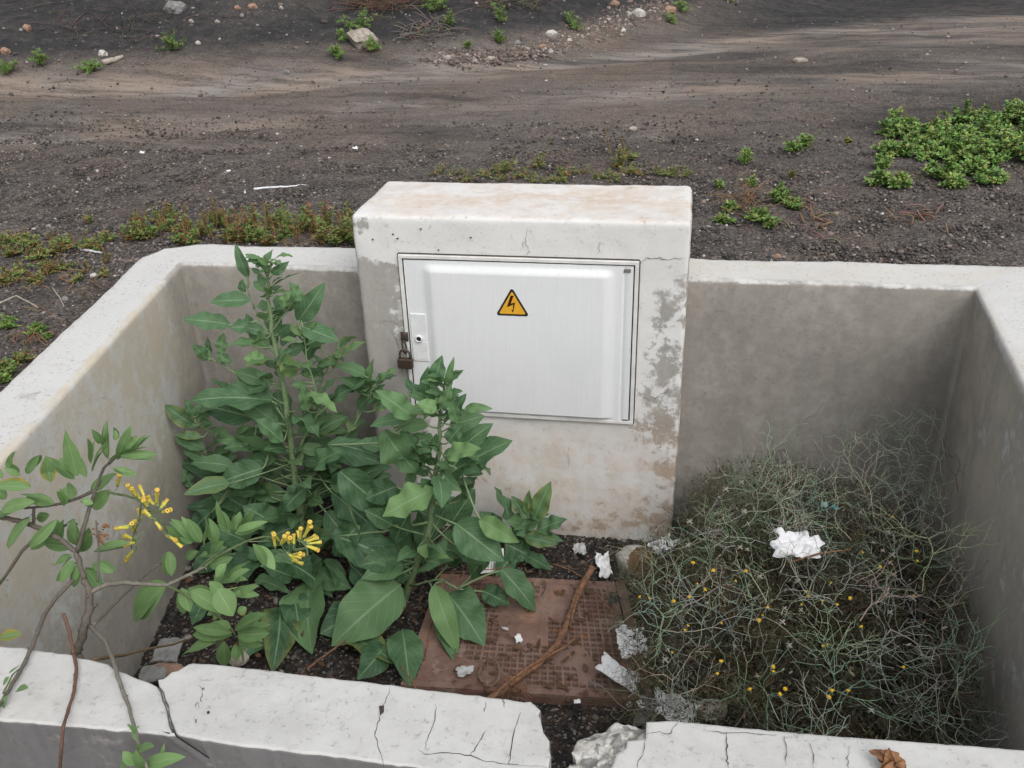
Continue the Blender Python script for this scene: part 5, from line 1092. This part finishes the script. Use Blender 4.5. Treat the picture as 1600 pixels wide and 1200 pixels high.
# litter
sheet('crumpled_paper', PZ(1250, 850, .50), .125, .075, .1, (.25, .1), .022, 'paper', 'crumpled bright white paper lying on top of the spiny shrub', 'litter', 1, ragged=.5)
sheet('crumpled_paper', PZ(1035, 853, .10), .085, .05, .5, (.5, -.3), .022, 'paper', 'white crumpled paper behind the pale round stone at the pillar foot', 'litter', 2, ragged=.5)
sheet('paper_packet', PZ(944, 882, .06), .05, .085, .5, (.6, .2), .015, 'paper', 'folded white paper left of the pale round stone', 'litter', 3, ragged=.4)
sheet('plastic_wrapper', PZ(986, 1005, .11), .09, .09, .5, (.6, .3), .020, 'paper', 'upper white plastic wrapper at the left edge of the spiny shrub', 'litter', 4, ragged=.3)
sheet('plastic_wrapper', PZ(966, 1049, .10), .125, .055, -.45, (.3, .15), .012, 'paper', 'lower pale plastic wrapper lying on the corner of the cover', 'litter', 5, ragged=.3)
sheet('plastic_bag', PZ(1048, 1108, .10), .14, .085, -.5, (.35, 0), .03, 'paper', 'dirty white plastic bag between cover and front wall', 'litter', 6, ragged=.5)
sheet('stone_shard', PZ(1010, 1112, .09), .06, .09, -.4, (.5, -.3), .006, 'stone_grey', 'grey shard leaning beside the dirty white bag', 'shard', 7, ragged=.3, thick=.012)
rock('stone', PZ(1108, 1115, .05), (.05, .03, .035), 'stone', 'pale block under the front of the spiny shrub by the wall', seed=71, rot=.1)
sheet('plastic_cup', PZ(905, 857, .035), .045, .045, .2, (.2, 0), .012, 'plastic', 'small grey plastic scrap against the foot of the pillar', 'litter', 8, ragged=.5)
sheet('litter_scrap', PZ(959, 936, .09), .035, .03, .2, (.2, 0), .008, 'black', 'small black scrap between cover and spiny shrub', 'litter', 9, n=8, ragged=.5)
sheet('paper_flake', PZ(810, 997, .056), .022, .03, .5, (.1, 0), .003, 'paper', 'beige flake on the middle of the cover', 'litter', 10, n=6, ragged=.4)
sheet('paper_flake', PZ(789, 982, .056), .022, .010, -.2, (.1, 0), .003, 'plastic', 'thin beige flake left of the other flake on the cover', 'litter', 11, n=6, ragged=.4)
sheet('cloth_scrap', PZ(728, 1048, .058), .05, .035, .2, (.05, 0), .004, 'plastic', 'pale grey patch of dried mud on the lower left of the cover', 'mud', 12, n=10, ragged=.6)
sheet('litter_scrap', PZ(797, 868, .05), .022, .018, .2, (.5, 0), .006, 'red', 'small red scrap in the leaves behind the cover', 'litter', 13, n=6, ragged=.3)
for i, (u, v) in enumerate([(1288, 788), (1305, 793)]): sheet('litter_scrap', PZ(u, v, .40), .02, .018, i, (.5, 0), .005, 'teal', ['left', 'right'][i]+' one of two turquoise scraps in the back of the spiny shrub', 'litter', 14+i, n=6, ragged=.4)
sheet('paper_scrap', PZ(892+10, 1096, .05), .02, .012, .3, (.3, 0), .006, 'paper', 'curled white scrap on black gravel by the front wall', 'litter', 17, n=6)
sheet('paper_scrap', PZ(983, 1101, .05), .018, .012, .8, (.3, 0), .006, 'paper', 'tiny white scrap on the gravel at the corner of the cover', 'litter', 18, n=6)
# barcode packet
s = NT('barcode_packet', .5, .4); wv = s.n('ShaderNodeSeparateXYZ'); s.L(s.tc.outputs['UV'], wv.inputs[0])
bars = s.step(s.noise(1, 1, .5, co=s.map((42, .01, .01), s.tc.outputs['UV'])), .49, .51); inb = s.math('MULTIPLY', s.math('MULTIPLY', s.step(wv.outputs[0], .19, .2), s.step(wv.outputs[0], .81, .8)), s.math('MULTIPLY', s.step(wv.outputs[1], .2, .21), s.step(wv.outputs[1], .9, .89)))
M['barcode'] = s.col(s.mix(s.math('MULTIPLY', bars, inb), (.72, .72, .72), (.03, .03, .03)))
mb = MB(); vs = []; uv = []
for j in range(9):
    for i in range(9): a, b = i/8, j/8; c = PZ(745+a*42, 898-b*34-a*6, .035+.05*b); vs.append(c+Vector((0, 0, .004*math.sin(a*5+b*3)))); uv.append((a, b))
k = 81; mb.add(vs+[p-Vector((0, 0, .0015)) for p in vs], [(j*9+i, j*9+i+1, (j+1)*9+i+1, (j+1)*9+i) for j in range(8) for i in range(8)]+[(k+j*9+i, k+(j+1)*9+i, k+(j+1)*9+i+1, k+j*9+i+1) for j in range(8) for i in range(8)], uvs=uv+uv)
put(mb.build('printed_packet', M['barcode'], loc=base_of(mb)), 'crumpled white packet with printed barcode stripes behind the cover', 'litter')
# pale stone with brown broken side
rr_ = thing('stone', tuple(PZ(992, 880, .0)), 'pale round stone with a broken brown side at the right corner of the pillar foot', 'stone')
V, Fc = SPH[4]; cc = PZ(995, 876, .05); nn = Vector((.72, -.62, .30)).normalized(); ins = []; mb = MB(); vs = []
for v in V:
    p = v*(1+.10*noise.fractal(v*1.5, 1, 2, 4)); t = p.dot(nn)-.30
    if t > 0: p = p-nn*t*.97
    vs.append(cc+Vector((p.x*.070, p.y*.055, p.z*.058)))
cut = [sum(1 for i in f if V[i].dot(nn) > .34) >= 2 for f in Fc]
used = MB(); used.add(vs, [f for f, c in zip(Fc, cut) if not c]); used.build('stone_shell', M['stone_white'], rr_)
used = MB(); used.add([v.copy() for v in vs], [f for f, c in zip(Fc, cut) if c]); used.build('broken_side', M['card'], rr_)
sheet('flat_stone', PZ(262, 1014, .06), .075, .085, .2, (.15, .1), .004, 'stone_grey', 'flat light grey stone lying by the notch of the front wall', 'stone', 20, ragged=.2, thick=.018)
rock('stone', PZ(238, 1062, .05), (.05, .035, .03), 'stone_grey', 'dark grey stone seen through the notch of the front wall', seed=72)
rock('stone', PZ(372, 1032, .04), (.035, .03, .022), 'stone', 'brownish stone on the floor right of the foreground twigs', seed=73)
rock('stone', PZ(262, 1052, .05), (.06, .03, .025), 'stone_pink', 'long brown stone just inside the notch of the front wall', seed=74)
# ashes, dead leaves in the pit
mb = MB()
for _ in range(380):
    u, v = random.uniform(280, 1040), random.uniform(860, 1100); p = PZ(u, v, .03 if not (690 < u < 1010 and 890 < v < 1090) else .045)
    if not (-.6 < p.x < 1.9 and -1.6 < p.y < .1): continue
    leaf(mb, p, p+Vector((random.gauss(0, 1), random.gauss(0, 1), random.uniform(-.1, .4))).normalized()*random.uniform(.01, .04), random.uniform(.005, .016), Vector((0, -.2, 1)), col=(0, 0, 0), nl=4, ns=1, wave=.2)
put(mb.build('dead_leaves', M['litterleaf'], loc=base_of(mb)), 'brown dead leaf litter under the shrubs on the pit floor', 'leaf litter', kind='stuff')
# curled dry leaf clump on the front wall
root = thing('dry_leaf_clump', tuple(PZ(1385, 1190, HW)), 'curled dry brown leaves lying on the right part of the front wall', 'dry leaves')
mb = MB(); random.seed(97)
for (u0, v0, u1, v1, h) in ((1395,1198,1360,1172,.02),(1400,1195,1380,1173,.03),(1392,1200,1372,1180,.012),(1410,1200,1385,1178,.022),(1398,1196,1388,1172,.035),(1375,1205,1395,1190,.012),(1380,1210,1412,1195,.015),(1400,1205,1414,1192,.02)):
    a, b = PZ(u0, v0, HW+.006), PZ(u1, v1, HW+h); leaf(mb, a, b, .016, Vector((random.gauss(0, .5), -.5, 1)), droop=.4, fold=1.0, wave=.25, nl=10, ns=2, prof=(.4, .5))
mb.build('curled_leaf', M['dryleaf'], root)

# repeats share a group phrase
_by = {}
for o in list(SC.objects):
    if o.parent is None and 'category' in o and 'group' not in o and o.get('kind') is None: _by.setdefault(o['category'], []).append(o)
_ph = {'stone': 'loose stones on the ground', 'litter': 'litter lying about', 'shrub': 'shrubs growing in the pit', 'weed': 'weeds on the cinder ground', 'plant': 'green plants on the cinder ground', 'dead brush': 'dead brush on the ground', 'stick': 'dry stalks and sticks by the wall', 'twig': 'dry twigs in the pit'}
for c_, l_ in _by.items():
    if len(l_) > 1 and c_ in _ph:
        for o in l_: o['group'] = _ph[c_]
